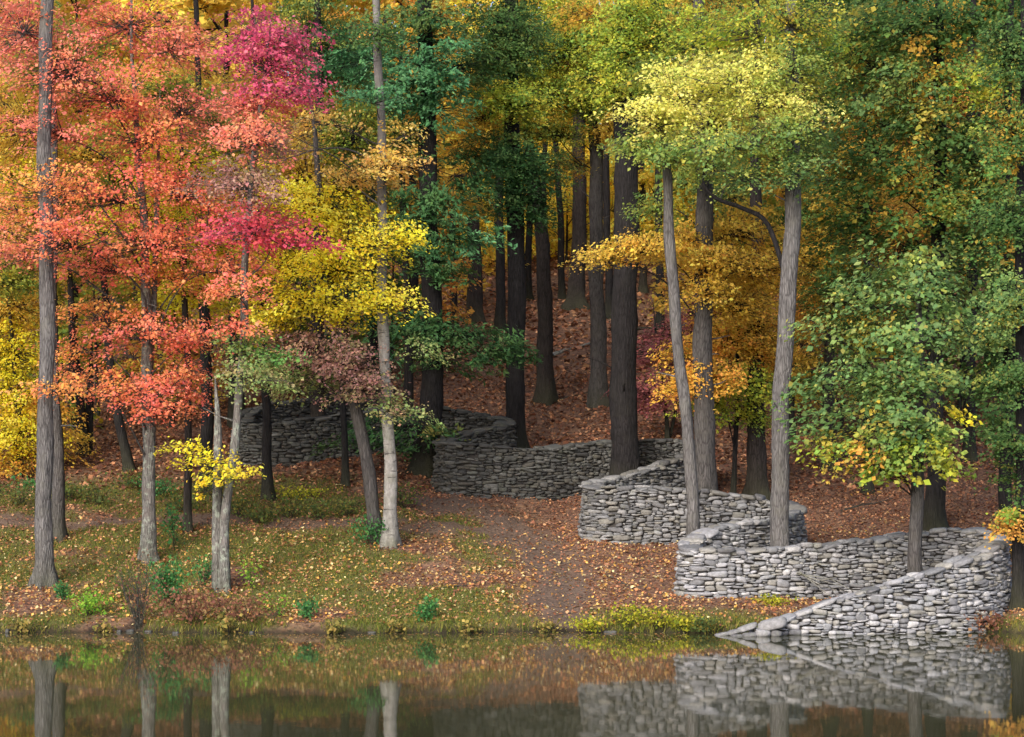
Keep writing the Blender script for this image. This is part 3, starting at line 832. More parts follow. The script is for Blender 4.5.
tree('dark_tree', 'forked dark trunks between the big grey trunk and the red maple', 'tree',
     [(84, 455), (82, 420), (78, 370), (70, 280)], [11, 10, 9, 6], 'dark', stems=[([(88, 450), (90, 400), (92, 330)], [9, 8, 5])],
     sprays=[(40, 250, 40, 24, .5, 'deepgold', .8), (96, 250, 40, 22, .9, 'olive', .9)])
tree('gold_sapling', 'low golden sapling at the left edge behind the big grey trunk', 'tree',
     [(20, 478), (18, 430), (14, 370), (10, 300)], [8, 7, 5, 3], 'brown',
     sprays=[(12, 432, 40, 22, -.2, 'gold'), (42, 410, 30, 16, .2, 'amber'), (12, 390, 34, 18, .3, 'gold'), (8, 350, 36, 24, .3, 'gold'), (14, 300, 34, 24, .6, 'deepgold'), (56, 440, 24, 14, .5, 'deepgold', .8), (20, 460, 24, 12, .1, 'amber', .8)])
tree('gold_tree', 'yellow crown at the left edge above the low golden sapling', 'tree',
     [(-22, 500), (-24, 300), (-26, 100), (-28, -30)], [16, 14, 11, 8], 'brown',
     sprays=[(12, 105, 40, 30, .4, 'deepgold'), (16, 165, 36, 24, .6, 'gold'), (22, 225, 40, 22, .8, 'deepgold'), (10, 275, 30, 16, .9, 'olive'), (75, 190, 30, 24, 1.5, 'olive')])
tree('dark_tree', 'stout dark trunk in front of the left wall loop, left of the birch', 'tree',
     [(318, 438), (317, 420), (316, 370), (318, 250)], [20, 18, 17, 14], 'brown', sprays=[(345, 60, 45, 30, .8, 'pine', .9), (305, 30, 40, 26, .6, 'green', .8), (340, 175, 36, 22, 1.2, 'darkgreen', .9)], top=up(80, 2))
tree('dark_tree', 'thin dark stem crossing the left wall loop beside the birch', 'tree',
     [(346, 486), (345, 440), (344, 390), (346, 260)], [8, 7, 6, 4], 'dark', sprays=[(350, 130, 34, 26, .8, 'olive', .9), (300, 170, 30, 24, 1.0, 'deepgold', .8)])
tree('golden_tree', 'bright yellow tiered tree glimpsed through gaps of the red maple', 'tree',
     [(188, 500), (187, 420), (186, 330), (184, 230), (180, 130)], [9, 8, 7, 6, 4], 'brown', base_d=70.5,
     sprays=[(170, 158, 44, 12, -.3, 'gold'), (210, 196, 46, 13, .3, 'gold'), (150, 208, 44, 11, -.5, 'gold'), (212, 240, 40, 11, -.2, 'gold'), (160, 255, 40, 9, .4, 'gold'), (236, 165, 30, 9, .2, 'gold'), (200, 285, 42, 11, .2, 'gold'),
             (85, 150, 40, 12, .4, 'deepgold'), (110, 225, 44, 10, .5, 'gold'), (80, 100, 36, 14, .8, 'deepgold'), (170, 90, 40, 14, .8, 'olive'), (215, 120, 30, 14, .6, 'olive')], dens=1.1)
# pine with blue green boughs
tree('pine_tree', 'dark trunked pine with blue green boughs, at the gap between wall loops', 'tree',
     [(426, 474), (430, 400), (432, 300), (428, 160), (424, 0)], [27, 24, 22, 19, 15], 'dark', top=up(77, 3), needle=True, leaf=0.17,
     sprays=[(428, 66, 36, 22, -1.6, 'pine'), (424, 14, 40, 18, -1.3, 'darkgreen'), (434, 222, 36, 22, -1.5, 'hemlock'), (430, 270, 26, 14, -1.2, 'hemlock', .8), (408, 80, 42, 22, -1.2, 'pine'), (440, 108, 36, 18, -.9, 'pine'), (376, 105, 36, 18, -.6, 'pine'), (360, 60, 36, 20, .2, 'pine'), (430, 40, 46, 20, -.3, 'pine', .8), (470, 70, 36, 18, .6, 'darkgreen'),
             (395, 140, 40, 16, .2, 'darkgreen'), (430, 200, 42, 16, -.8, 'hemlock'), (462, 235, 38, 18, -.6, 'pine', .8), (400, 225, 30, 14, .4, 'darkgreen'), (470, 178, 34, 16, .5, 'hemlock'), (440, 262, 34, 14, .2, 'darkgreen', .8),
             (462, 335, 56, 11, -.9, 'hemlock', 1.7), (502, 350, 34, 9, -1.2, 'hemlock', 1.7), (415, 325, 34, 11, -.6, 'hemlock', 1.7), (440, 360, 32, 8, .2, 'hemlock', .8), (492, 362, 26, 6, -.8, 'hemlock', .8),
             (395, 425, 44, 11, -.9, 'hemlock'), (438, 428, 20, 8, -1.0, 'undergrowth'), (360, 435, 30, 10, -.4, 'hemlock', .8), (410, 445, 18, 7, -.9, 'hemlock', .7)], limb_w=.9, dens=1.0)
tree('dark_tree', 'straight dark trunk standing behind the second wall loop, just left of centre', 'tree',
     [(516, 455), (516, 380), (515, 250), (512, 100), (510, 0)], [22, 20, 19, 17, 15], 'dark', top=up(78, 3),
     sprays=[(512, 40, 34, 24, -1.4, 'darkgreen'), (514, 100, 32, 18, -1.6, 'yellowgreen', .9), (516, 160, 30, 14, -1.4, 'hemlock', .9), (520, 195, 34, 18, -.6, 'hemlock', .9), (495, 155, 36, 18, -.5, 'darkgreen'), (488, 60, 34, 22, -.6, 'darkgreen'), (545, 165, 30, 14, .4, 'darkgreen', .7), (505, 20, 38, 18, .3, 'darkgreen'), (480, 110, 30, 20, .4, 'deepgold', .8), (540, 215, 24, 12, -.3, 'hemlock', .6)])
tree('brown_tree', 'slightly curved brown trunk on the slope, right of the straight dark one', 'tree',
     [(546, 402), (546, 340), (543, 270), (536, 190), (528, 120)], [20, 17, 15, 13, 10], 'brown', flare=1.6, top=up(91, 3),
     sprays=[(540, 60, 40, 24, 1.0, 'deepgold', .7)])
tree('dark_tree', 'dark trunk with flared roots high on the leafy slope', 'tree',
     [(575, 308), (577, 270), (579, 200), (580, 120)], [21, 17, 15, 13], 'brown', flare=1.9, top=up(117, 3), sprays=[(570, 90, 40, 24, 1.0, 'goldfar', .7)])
tree('forked_tree', 'grey brown trunk forking below a yellow green crown, centre of the slope', 'tree',
     [(598, 406), (598, 340), (597, 240), (595, 160), (590, 95), (586, 20)], [20, 17, 15, 14, 11, 6], 'mid', flare=1.5,
     stems=[([(596, 130), (603, 100), (602, 75)], [8, 6, 4])],
     sprays=[(570, 45, 56, 26, -1.0, 'yellowgreen'), (540, 92, 40, 18, -1.2, 'yellowgreen'), (604, 90, 42, 20, -1.0, 'yellowgreen'), (620, 50, 40, 22, -.6, 'yellowgreen'), (525, 60, 32, 18, -.6, 'yellowgreen'),
             (552, 128, 34, 12, -.8, 'olive'), (575, 12, 46, 20, -.4, 'yellowgreen'), (640, 100, 28, 14, -.8, 'limegreen'), (620, 130, 30, 10, -.5, 'deepgold'), (575, 160, 24, 10, .6, 'deepgold', .7), (520, 120, 20, 14, -.7, 'yellowgreen', .8)], top=up(91, 1), dens=1.5)
tree('dark_oak', 'broad very dark trunk rising behind the middle wall loop', 'tree',
     [(625, 482), (625, 400), (625, 280), (626, 120), (630, 0)], [32, 28, 26, 25, 23], 'dark', top=up(76, 3), sides=22, flare=1.2, base_d=75.0,
     sprays=[(628, 38, 42, 22, -1.3, 'yellowgreen', .8), (612, 78, 34, 16, -1.6, 'yellowgreen', .8), (648, 70, 30, 14, -1.2, 'limegreen', .7), (636, 8, 40, 14, -1.0, 'yellowgreen', .8), (660, 30, 34, 22, 1.2, 'olive', .6), (592, 10, 30, 14, 1.0, 'deepgold', .5)])
tree('grey_tree', 'pale slim trunk leaning left, in front of the third wall loop', 'tree',
     [(694, 530), (689, 460), (680, 350), (671, 250), (664, 160), (661, 128)], [15, 13, 12, 12, 9, 6], 'grey', base_d=66.3, flat=.34,
     sprays=[(655, 118, 36, 15, -.8, 'lime'), (690, 92, 46, 17, -1.0, 'lime'), (665, 150, 34, 11, -.9, 'limegreen'), (720, 118, 40, 15, -1.1, 'lime'), (640, 140, 26, 10, -.4, 'limegreen'), (700, 68, 36, 12, -.5, 'lime'), (660, 70, 30, 12, .2, 'olive', .7)], dens=1.4)
tree('golden_tree', 'grey brown trunk behind the pale leaning one, carrying a low golden tier', 'tree',
     [(706, 498), (705, 430), (704, 330), (703, 240), (702, 150), (700, 20)], [24, 22, 20, 19, 16, 13], 'mid', top=up(72, 3), sides=18, base_d=71.3,
     sprays=[(704, 30, 34, 22, -1.4, 'yellowgreen', .8), (706, 160, 28, 14, -1.2, 'limegreen', .8), (704, 288, 22, 9, -1.2, 'deepgold', .7), (604, 252, 32, 7, -1.6, 'deepgold'), (638, 244, 32, 9, -1.5, 'deepgold'), (742, 226, 42, 15, .8, 'deepgold'), (716, 258, 40, 13, -.9, 'deepgold'), (762, 262, 34, 16, .6, 'deepgold'), (680, 238, 28, 10, -.6, 'deepgold'), (742, 300, 36, 18, .9, 'deepgold', .9),
             (655, 205, 22, 10, .5, 'limegreen', .7), (700, 12, 36, 16, .8, 'deepgold', .6)])
tree('amber_sapling', 'thin sapling with amber and green leaf tiers, above the third wall loop', 'tree',
     [(733, 500), (735, 450), (738, 400), (740, 340), (742, 290)], [6, 5, 5, 4, 2], 'dark',
     sprays=[(722, 338, 40, 14, -.4, 'amber', 1.3), (700, 372, 36, 12, -2.6, 'amber', 1.3), (690, 386, 26, 7, -2.8, 'amber', 1.2), (750, 326, 32, 18, .2, 'deepgold'), (746, 384, 32, 14, -.3, 'yellowgreen'), (706, 402, 24, 8, -.6, 'yellowgreen'), (764, 352, 24, 16, .4, 'amber'), (748, 412, 22, 8, -.1, 'yellowgreen'), (680, 352, 22, 6, -.6, 'amber', .8), (740, 290, 24, 12, .2, 'deepgold', .8)])
tree('burgundy_shrub', 'burgundy leaved shrub just right of the broad dark trunk', 'shrub',
     [(668, 440), (666, 410), (660, 370), (655, 330)], [5, 4, 3, 2], 'dark', stems=[([(668, 440), (680, 390), (690, 340)], [4, 3, 2])],
     sprays=[(660, 352, 32, 14, -.2, 'burgundy'), (646, 388, 28, 11, -.5, 'burgundy'), (690, 362, 26, 14, .2, 'burgundy', .8), (672, 330, 26, 12, .3, 'burgundy', .8), (668, 396, 26, 9, -.2, 'burgundy', .8), (700, 310, 20, 16, .4, 'burgundy', .7)], dens=1.1)
tree('lime_tree', 'grey trunk behind the nearest wall loop, under a pale lime crown', 'tree',
     [(779, 552), (781, 480), (783, 400), (787, 300), (792, 190), (794, 100), (792, 0)], [22, 19, 18, 18, 17, 14, 12], 'grey', top=up(65, 3), sides=20, stem_bark='dark', base_d=64.5, flat=.34,
     stems=[([(789, 290), (768, 225), (742, 208), (716, 198), (703, 180), (712, 150)], [5.5, 5, 4.5, 4, 3, 1])],
     sprays=[(792, 62, 36, 18, -1.6, 'limegreen', .8), (796, 128, 30, 14, -1.7, 'limegreen', .8), (790, 14, 38, 18, -1.3, 'olive', .9), (806, 165, 26, 12, -1.2, 'green', .9), (762, 92, 46, 18, -.8, 'lime'), (725, 74, 40, 14, -.6, 'lime'), (790, 112, 34, 14, -.9, 'lime'), (744, 138, 42, 13, -1.0, 'limegreen'), (788, 158, 34, 13, -.8, 'limegreen'), (760, 60, 34, 12, .1, 'lime'),
             (800, 135, 26, 14, .6, 'green'), (700, 140, 30, 12, -.4, 'limegreen'), (748, 172, 30, 10, -.5, 'green', .8), (812, 85, 24, 14, .5, 'olive', .8), (740, 25, 46, 16, .4, 'yellowgreen', .8), (800, 35, 36, 18, .6, 'yellowgreen', .8)], dens=1.05)
tree('dark_tree', 'short looking dark trunk behind the wall loop, left of the lime crowned trunk', 'tree',
     [(757, 500), (757, 450), (757, 380), (756, 250)], [24, 20, 18, 15], 'brown', top=up(72, 2), sprays=[(730, 190, 34, 16, 1.4, 'green', .8)])
# right: green maple in the front loop
tree('green_maple', 'green maple with yellow lower leaves, inside the nearest wall loop', 'tree',
     [(916, 572), (916, 500), (917, 420), (919, 340), (920, 295)], [17, 14, 12, 9, 5], 'mid', base_d=62.1, flat=.5, leaf=.125,
     sprays=[(905, 418, 36, 14, -1.5, 'green'), (884, 446, 34, 11, -1.3, 'limegreen'), (916, 450, 34, 11, -1.5, 'yellowgreen'), (845, 425, 32, 12, -.7, 'green'), (912, 362, 32, 14, -1.5, 'green'), (935, 445, 30, 9, -1.2, 'limegreen', .7), (838, 452, 26, 8, -.9, 'yellowgreen'), (862, 298, 40, 18, -.6, 'green'), (922, 290, 38, 18, -.9, 'green'), (832, 335, 34, 15, -.4, 'green'), (900, 336, 44, 17, -1.1, 'green'), (850, 375, 42, 16, -.8, 'green'), (948, 330, 32, 17, -.3, 'green'),
             (900, 385, 40, 16, -1.2, 'green'), (818, 405, 30, 14, -.2, 'green'), (872, 420, 42, 15, -1.0, 'green'), (928, 430, 36, 14, -1.0, 'limegreen'), (950, 412, 24, 8, -.8, 'gold', .5), (954, 464, 28, 9, -.6, 'yellowgreen'),
             (850, 455, 32, 8, -.7, 'amber', .8), (900, 470, 34, 10, -1.0, 'yellowgreen'), (820, 442, 26, 8, -.3, 'limegreen', .8), (912, 262, 30, 12, .1, 'limegreen'), (868, 262, 30, 12, .3, 'green'), (935, 378, 26, 12, -.2, 'green')], dens=0.85)
tree('dark_green_tree', 'dark trunk right behind the green maple, with deep green high crown', 'tree',
     [(934, 532), (935, 470), (936, 380), (938, 240), (940, 60)], [22, 20, 18, 15, 11], 'dark', top=up(68, 2), flat=.5, leaf=.125,
     sprays=[(890, 20, 44, 20, -1.4, 'darkgreen'), (850, 50, 40, 22, -1.2, 'speckgreen'), (905, 95, 44, 22, -1.6, 'green'), (865, 145, 40, 20, -1.5, 'darkgreen'), (975, 150, 40, 22, -1.5, 'darkgreen'), (970, 20, 40, 18, -1.3, 'darkgreen'), (860, 200, 40, 18, -1.4, 'speckgreen'), (936, 66, 38, 22, -1.5, 'speckgreen'), (938, 210, 36, 20, -1.7, 'speckgreen'), (940, 265, 34, 16, -1.5, 'green'), (934, 320, 28, 14, -1.5, 'darkgreen', .9), (938, 10, 36, 18, -1.2, 'darkgreen'), (860, 60, 44, 24, .8, 'speckgreen'), (920, 40, 46, 24, .6, 'green'), (880, 115, 44, 22, -.6, 'speckgreen'), (940, 130, 44, 24, -.9, 'green'), (845, 170, 42, 22, .3, 'speckgreen'), (905, 180, 46, 24, -.9, 'speckgreen'), (965, 190, 40, 22, -.4, 'darkgreen'),
             (850, 225, 42, 20, -.5, 'darkgreen'), (905, 240, 40, 18, .6, 'speckgreen'), (975, 240, 38, 20, -.3, 'darkgreen'), (990, 300, 34, 18, .2, 'green', .9), (870, 20, 40, 20, .2, 'green', .8), (830, 110, 34, 20, .4, 'speckgreen')], dens=0.95)
tree('dark_green_tree', 'dark trunk at the right edge, with deep green boughs beside the maple', 'tree',
     [(1006, 540), (1006, 440), (1007, 340), (1008, 200), (1008, 60)], [15, 13, 12, 10, 8], 'dark', top=up(68, 2), flat=.45, leaf=.125,
     sprays=[(1006, 245, 26, 20, -1.4, 'speckgreen'), (1006, 315, 26, 18, -1.3, 'green'), (1004, 412, 26, 14, -1.2, 'darkgreen', .9), (1008, 185, 26, 16, -1.3, 'speckgreen'), (985, 82, 42, 15, -.8, 'yellowgreen'), (1010, 62, 36, 14, -.6, 'lime', .8), (1000, 120, 40, 18, -.3, 'limegreen', .9), (1005, 160, 36, 18, .2, 'speckgreen'), (1000, 215, 36, 20, -.4, 'darkgreen'), (1006, 275, 34, 18, -.2, 'darkgreen'), (990, 335, 34, 14, -.7, 'green'),
             (1010, 370, 30, 18, .2, 'darkgreen'), (985, 385, 28, 12, -.2, 'darkgreen'), (1008, 440, 30, 18, .3, 'darkgreen', .9), (1005, 20, 40, 20, .3, 'speckgreen')], dens=0.95)
tree('dark_tree', 'dark trunk cut by the right edge, with orange leaves at its foot', 'tree',
     [(1019, 608), (1019, 540), (1020, 400), (1022, 200)], [15, 13, 12, 10], 'dark', top=up(61, 4),
     sprays=[(1008, 50, 26, 26, -1.2, 'darkgreen'), (1012, 130, 26, 24, -1.3, 'speckgreen'), (1008, 215, 26, 24, -1.2, 'darkgreen'), (1012, 300, 24, 22, -1.2, 'green'), (1010, 380, 22, 20, -1.2, 'darkgreen'), (1014, 440, 18, 14, -1.0, 'darkgreen', .8), (1012, 524, 16, 10, -.5, 'orange'), (1008, 516, 12, 7, -.6, 'yellowgreen', .8), (1018, 480, 16, 14, .2, 'darkgreen', .8)])
tree('dark_tree', 'thin dark trunk on the leafy bank, right of the lime crowned trunk', 'tree',
     [(868, 494), (868, 440), (867, 340), (866, 200)], [10, 9, 8, 6], 'dark', sprays=[(850, 290, 40, 22, 1.2, 'speckgreen', .8), (870, 200, 40, 22, -1.0, 'deepgold', .6), (866, 330, 34, 20, -1.0, 'speckgreen'), (868, 390, 30, 18, -.9, 'green', .8)])
tree('gold_speckled_tree', 'dark trunk with gold flecked green crown, behind the green maple at right', 'tree',
     [(830, 470), (830, 400), (828, 300), (826, 180), (824, 60)], [14, 12, 11, 9, 7], 'brown', top=up(80, 3),
     sprays=[(815, 250, 36, 22, .3, 'deepgold'), (830, 200, 36, 20, -.4, 'speckgreen'), (812, 300, 30, 20, .2, 'amber', .8), (840, 270, 40, 18, -.3, 'speckgreen'), (818, 150, 36, 22, .4, 'speckgreen'), (830, 60, 40, 26, -.6, 'speckgreen'), (870, 140, 36, 22, 1.0, 'orange', .7), (815, 20, 40, 22, -.6, 'darkgreen'), (800, 340, 22, 18, .2, 'deepgold', .7)])
tree('gold_speckled_tree', 'tree with orange flecks deep among the dark greens at right', 'tree',
     [(970, 462), (970, 400), (971, 300), (972, 150)], [13, 12, 11, 9], 'dark', top=up(84, 3),
     sprays=[(890, 160, 46, 26, .6, 'deepgold', .8), (950, 100, 46, 26, .8, 'orange', .7), (960, 175, 44, 24, .2, 'speckgreen'), (925, 210, 44, 22, .4, 'orange', .8), (990, 235, 40, 22, .3, 'speckgreen'), (950, 30, 50, 26, 1.0, 'deepgold', .7), (890, 60, 44, 26, .6, 'speckgreen'), (1005, 150, 34, 24, .8, 'deepgold', .7), (880, 250, 44, 20, .8, 'orange', .7)])
# trunks up the slope
SLOPE = 'dark trunks standing up the leafy slope'
for path, w, bark, lab, pal in [
    ([(475, 322), (475, 260), (474, 160)], [17, 14, 12], 'brown', 'brown trunk with swollen foot, upper left of the leafy slope', 'goldfar'),
    ([(500, 332), (500, 270), (500, 160)], [11, 10, 9], 'dark', 'slim dark trunk on the slope, left of the straight dark one', 'goldfar'),
    ([(454, 330), (454, 280), (453, 180)], [8, 7, 6], 'dark', 'thin dark trunk on the slope close right of the pine', 'deepgold'),
    ([(643, 292), (643, 240), (642, 140)], [9, 8, 7], 'brown', 'thin brown trunk high on the slope, right of the broad dark one', 'goldfar'),
    ([(562, 300), (560, 230), (556, 130)], [7, 7, 6], 'dark', 'thin dark trunk touching the flared trunk high on the slope', 'goldfar'),
    ([(609, 318), (608, 240), (606, 140)], [9, 8, 7], 'dark', 'thin dark trunk half hidden behind the forked trunk', 'goldfar'),
    ([(545, 300), (544, 220), (546, 130)], [7, 6, 5], 'dark', 'thin dark trunk high on the slope behind the curved brown one', 'goldfar'),
    ([(528, 300), (529, 230), (530, 130)], [8, 7, 6], 'dark', 'dark trunk high on the slope, between straight dark and curved brown trunks', 'goldfar'),
    ([(660, 330), (660, 260), (658, 150)], [9, 8, 7], 'dark', 'dark trunk on the slope behind the burgundy shrub', 'deepgold'),
    ([(415, 360), (414, 280), (412, 150)], [12, 11, 9], 'dark', 'dark trunk on the slope just left of the pine trunk', 'deepgold'),
    ([(372, 380), (372, 280), (371, 150)], [13, 12, 10], 'dark', 'dark trunk up the slope directly behind the birch', 'olive'),
    ([(790, 440), (791, 340), (790, 200)], [9, 8, 7], 'dark', 'thin dark trunk on the bank behind the lime crowned trunk', 'deepgold')]:
    px, py = path[-1]
    g0 = G(*path[0])
    sp = [(px + rng.normal(0, 12), py - 25, 36, 24, .8, pal, .8), (px - 28, py - 70, 34, 24, .3, pal, .8), (px + 26, py - 60, 34, 24, -.4, pal, .8)]
    tree('slope_tree', lab, 'tree', path, w, bark, sprays=sp, group=SLOPE, flare=1.6, leaf=0.16, dens=1.1)

# ------------------------------------------------------------------ the wood behind: one tree of each kind, then copies
def forest_template(name, label, pal, bark, h, c0, r, n, leaf, needle=False, trunk_r=0.22, group=None):
    root = empty(name, (0, 0, 0), label, 'tree', group)
    hh = np.linspace(-0.4, h * 0.93, 16)
    ax = np.stack([0.12 * np.sin(hh * 0.35 + rng.uniform(0, 6)), 0.12 * np.sin(hh * 0.3 + rng.uniform(0, 6)), hh], -1)
    rr = trunk_r * (1 - 0.85 * np.clip(hh / h, 0, 1)) * (1 + 0.5 * np.exp(-np.clip(hh, 0, None) / 0.4))
    wood = Bag(); wood.add(*tube(ax, rr, 9, 0.04))
    crown = Bag()
    k = max(9, int((h - c0) * 1.7))
    for i in range(k):
        f = (i + rng.uniform(0, 1)) / k
        z = c0 + (h - c0) * f
        env = r * (1.0 - 0.75 * abs(f - 0.32) ** 1.3) * (1 if f < .9 else .7)
        if needle: env = r * (1.05 - 0.95 * f)
        a_ = rng.uniform(0, 2 * np.pi) if i else 0.0
        rad_ = env * rng.uniform(0.35, 0.75)
        c = np.array([rad_ * math.cos(a_), rad_ * math.sin(a_), z])
        aa = env * rng.uniform(0.4, 0.62)
        j = int(np.argmin(np.abs(hh - (z - 0.5 * rad_)))); st = ax[max(j, 3)]
        L = np.linalg.norm(c - st)
        cur = catmull([st, st * 0.5 + c * 0.5 + np.array([0, 0, 0.1 * L]), c], 7)
        wood.add(*tube(cur, np.linspace(0.03 + 0.008 * L, 0.012, 7), 5))
        spray(crown, wood, c, aa, aa, 0.42 * aa + 0.15, pal, int(n / k), leaf, needle, c * 0.75 + st * 0.25, clump=0.46, up=0.5, twig_r=0.012, hub=np.array([0, 0, c[2]]))
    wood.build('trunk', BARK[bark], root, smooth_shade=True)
    crown.build('crown', M_NEEDLE if needle else M_LEAF, root)
    return root

def copy_thing(src, loc, rz, sc, label=None, group=None):
    r = src.copy(); COL.objects.link(r)
    r.location = [float(v) for v in loc]; r.rotation_euler = (0, 0, rz); r.scale = (sc,) * 3
    if label: r['label'] = label
    if group: r['group'] = group
    for ch in [o for o in bpy.data.objects if o.parent == src]:
        c = ch.copy(); COL.objects.link(c); c.parent = r
    return r

KINDS = {  # height, crown base, radius, leaves
    'goldfar': ('gold leaved', 19, 7.0, 3.4), 'deepgold': ('deep gold', 18, 6.5, 3.3), 'orange': ('orange brown', 17, 6.5, 3.2), 'olive': ('olive green', 19, 6.5, 3.4),
    'speckgreen': ('gold flecked green', 18, 6.0, 3.4), 'darkgreen': ('dark green', 17, 6.0, 3.2), 'pine': ('blue green pine', 18, 5.0, 3.0)}
USED = {}
TPL = {}
def place(kind, x, y, where, low=False):
    key = (kind, low)
    word, h, c0, r = KINDS[kind]
    z = float(height(x, y)) - 0.05
    form = 'understory tree' if low else 'tall tree'
    label = f'{word} {form} {where}'
    grp = f'{word} {form}s {where}'
    if key not in TPL:
        if low: t = forest_template('understory_tree', label, kind, 'dark', 6.5, 1.3, 2.4, 3200, 0.17, kind == 'pine', 0.08)
        else: t = forest_template('forest_tree', label, kind, 'dark', h, c0, r, 8500 if kind != 'pine' else 11000, 0.21, kind == 'pine', 0.18)
        t.location = (x, y, z); TPL[key] = t
    else:
        t = copy_thing(TPL[key], (x, y, z), rng.uniform(0, 6.28), rng.uniform(0.85, 1.2), label)
    USED.setdefault(label, []).append(t)
    t['group'] = grp

def where_for(px, d):
    depth = 'far up the slope' if d > 108 else 'up the slope'
    if px < 30: return f'{depth} at the left edge'
    if px < 120: return f'{depth} behind the big grey trunk at left'
    if px < 210: return f'{depth} behind the red maple'
    if px < 300: return f'{depth} behind the twin pale trunks'
    if px < 400: return f'{depth} behind the birch and golden crown'
    if px < 480: return f'{depth} behind the pine'
    if px < 560: return f'{depth} behind the straight dark trunk'
    if px < 610: return f'{depth} behind the forked trunk'
    if px < 680: return f'{depth} behind the broad dark trunk'
    if px < 740: return f'{depth} behind the golden tier'
    if px < 820: return f'{depth} behind the lime crown'
    if px < 900: return f'{depth} left of the green maple'
    if px < 970: return f'{depth} behind the green maple'
    return f'{depth} at the right edge'

def zone_kind(px):
    u = rng.random()
    if px < 250: opts = [('deepgold', .45), ('goldfar', .25), ('olive', .25), ('orange', .05)]
    elif px < 330: opts = [('olive', .35), ('deepgold', .35), ('speckgreen', .3)]
    elif px < 440: opts = [('deepgold', .3), ('darkgreen', .3), ('pine', .25), ('orange', .15)]
    elif px < 700: opts = [('goldfar', .45), ('deepgold', .3), ('orange', .15), ('olive', .1)]
    elif px < 790: opts = [('deepgold', .4), ('olive', .3), ('speckgreen', .2), ('orange', .1)]
    else: opts = [('speckgreen', .45), ('darkgreen', .42), ('deepgold', .13)]
    ks, ws = zip(*opts)
    return ks[int(np.searchsorted(np.cumsum(ws), u * sum(ws)))]

for d0, stepx in ((87, 150), (97, 135), (107, 115), (117, 100), (127, 90)):
    for px0 in np.arange(-120 + rng.uniform(0, 60), 1160, stepx):
        px = px0 + rng.uniform(-35, 35); d = d0 + rng.uniform(-3.5, 3.5)
        if 440 < px < 705: continue
        place(zone_kind(px), (px - 512) * d / F, d, where_for(px, d))
for px, d, kind in [(95, 88, 'olive'), (175, 86, 'deepgold'), (240, 90, 'deepgold'), (300, 89, 'darkgreen'), (350, 92, 'pine'), (390, 96, 'darkgreen'), (20, 84, 'olive'), (60, 96, 'deepgold'),
                    (735, 92, 'deepgold'), (780, 86, 'deepgold'), (845, 84, 'speckgreen'), (890, 92, 'speckgreen'), (960, 86, 'darkgreen'), (1015, 90, 'darkgreen'), (930, 99, 'olive'), (690, 97, 'deepgold'),
                    (420, 104, 'orange'), (470, 116, 'deepgold'), (655, 118, 'goldfar'), (600, 126, 'goldfar'), (530, 127, 'goldfar'), (565, 129, 'goldfar'), (490, 126, 'goldfar'), (630, 129, 'goldfar'), (548, 133, 'goldfar'), (515, 131, 'goldfar'), (585, 134, 'goldfar'), (612, 131, 'goldfar'), (650, 133, 'goldfar'), (470, 133, 'deepgold'), (680, 131, 'goldfar'), (130, 99, 'deepgold'), (210, 102, 'olive')]:
    place(kind, (px - 512) * d / F, d, where_for(px, d), True)

# the far wood, one mass of gold and green beyond the crest
fw = Bag()
nC = 17000
fx = rng.uniform(-62, 62, nC); fy = rng.uniform(133, 185, nC)
fz = height(fx, fy) + np.where(rng.random(nC) < .4, rng.uniform(0, 7, nC), rng.uniform(0, 28, nC))
pxs = 512 + fx * F / fy
pals = np.where(pxs < 430, 0, np.where(pxs < 720, 1, 2))
for pi, names in enumerate((('deepgold', 'olive', 'goldfar'), ('goldfar', 'goldfar', 'orange'), ('speckgreen', 'deepgold', 'olive'))):
    for qi, pal in enumerate(names):
        sel = np.where((pals == pi) & ((vnoise(fx, fz + fy, 5.0, 31) * 2.999).astype(int) == qi))[0]
        if not len(sel): continue
        idx = np.repeat(sel, 34)
        C = np.stack([fx, fy, fz], -1)[idx] + rng.normal(0, 1, (len(idx), 3)) * np.array([.9, .9, .45])
        Vq, Qq = leaf_quads(C, 0.38, 0.3)
        fw.add(Vq, Qq, pick(pal, len(idx)))
o = fw.build('distant_wood', M_LEAF); tag(o, 'far gold and green wood beyond the crest of the slope', 'wood', kind='stuff')
for kq, px in enumerate(np.arange(470, 700, 48)):
    d = rng.uniform(133, 150); x = (px + rng.uniform(-8, 8) - 512) * d / F
    g = float(height(x, d)); zz = np.linspace(-0.3, 20, 10)
    ax = np.stack([x + 0.15 * np.sin(zz * .3 + kq), np.full(10, d), g + zz], -1)
    V_, Q_ = tube(ax, np.linspace(0.22, 0.1, 10), 8, 0.03)
    o = mesh_from('bare_trunk', V_, Q_, BARK['dark'], None, (x, d, g), None, True)
    tag(o, 'slim dark trunk far off against the glowing gold wood', 'tree trunk', 'far trunks against the gold wood')

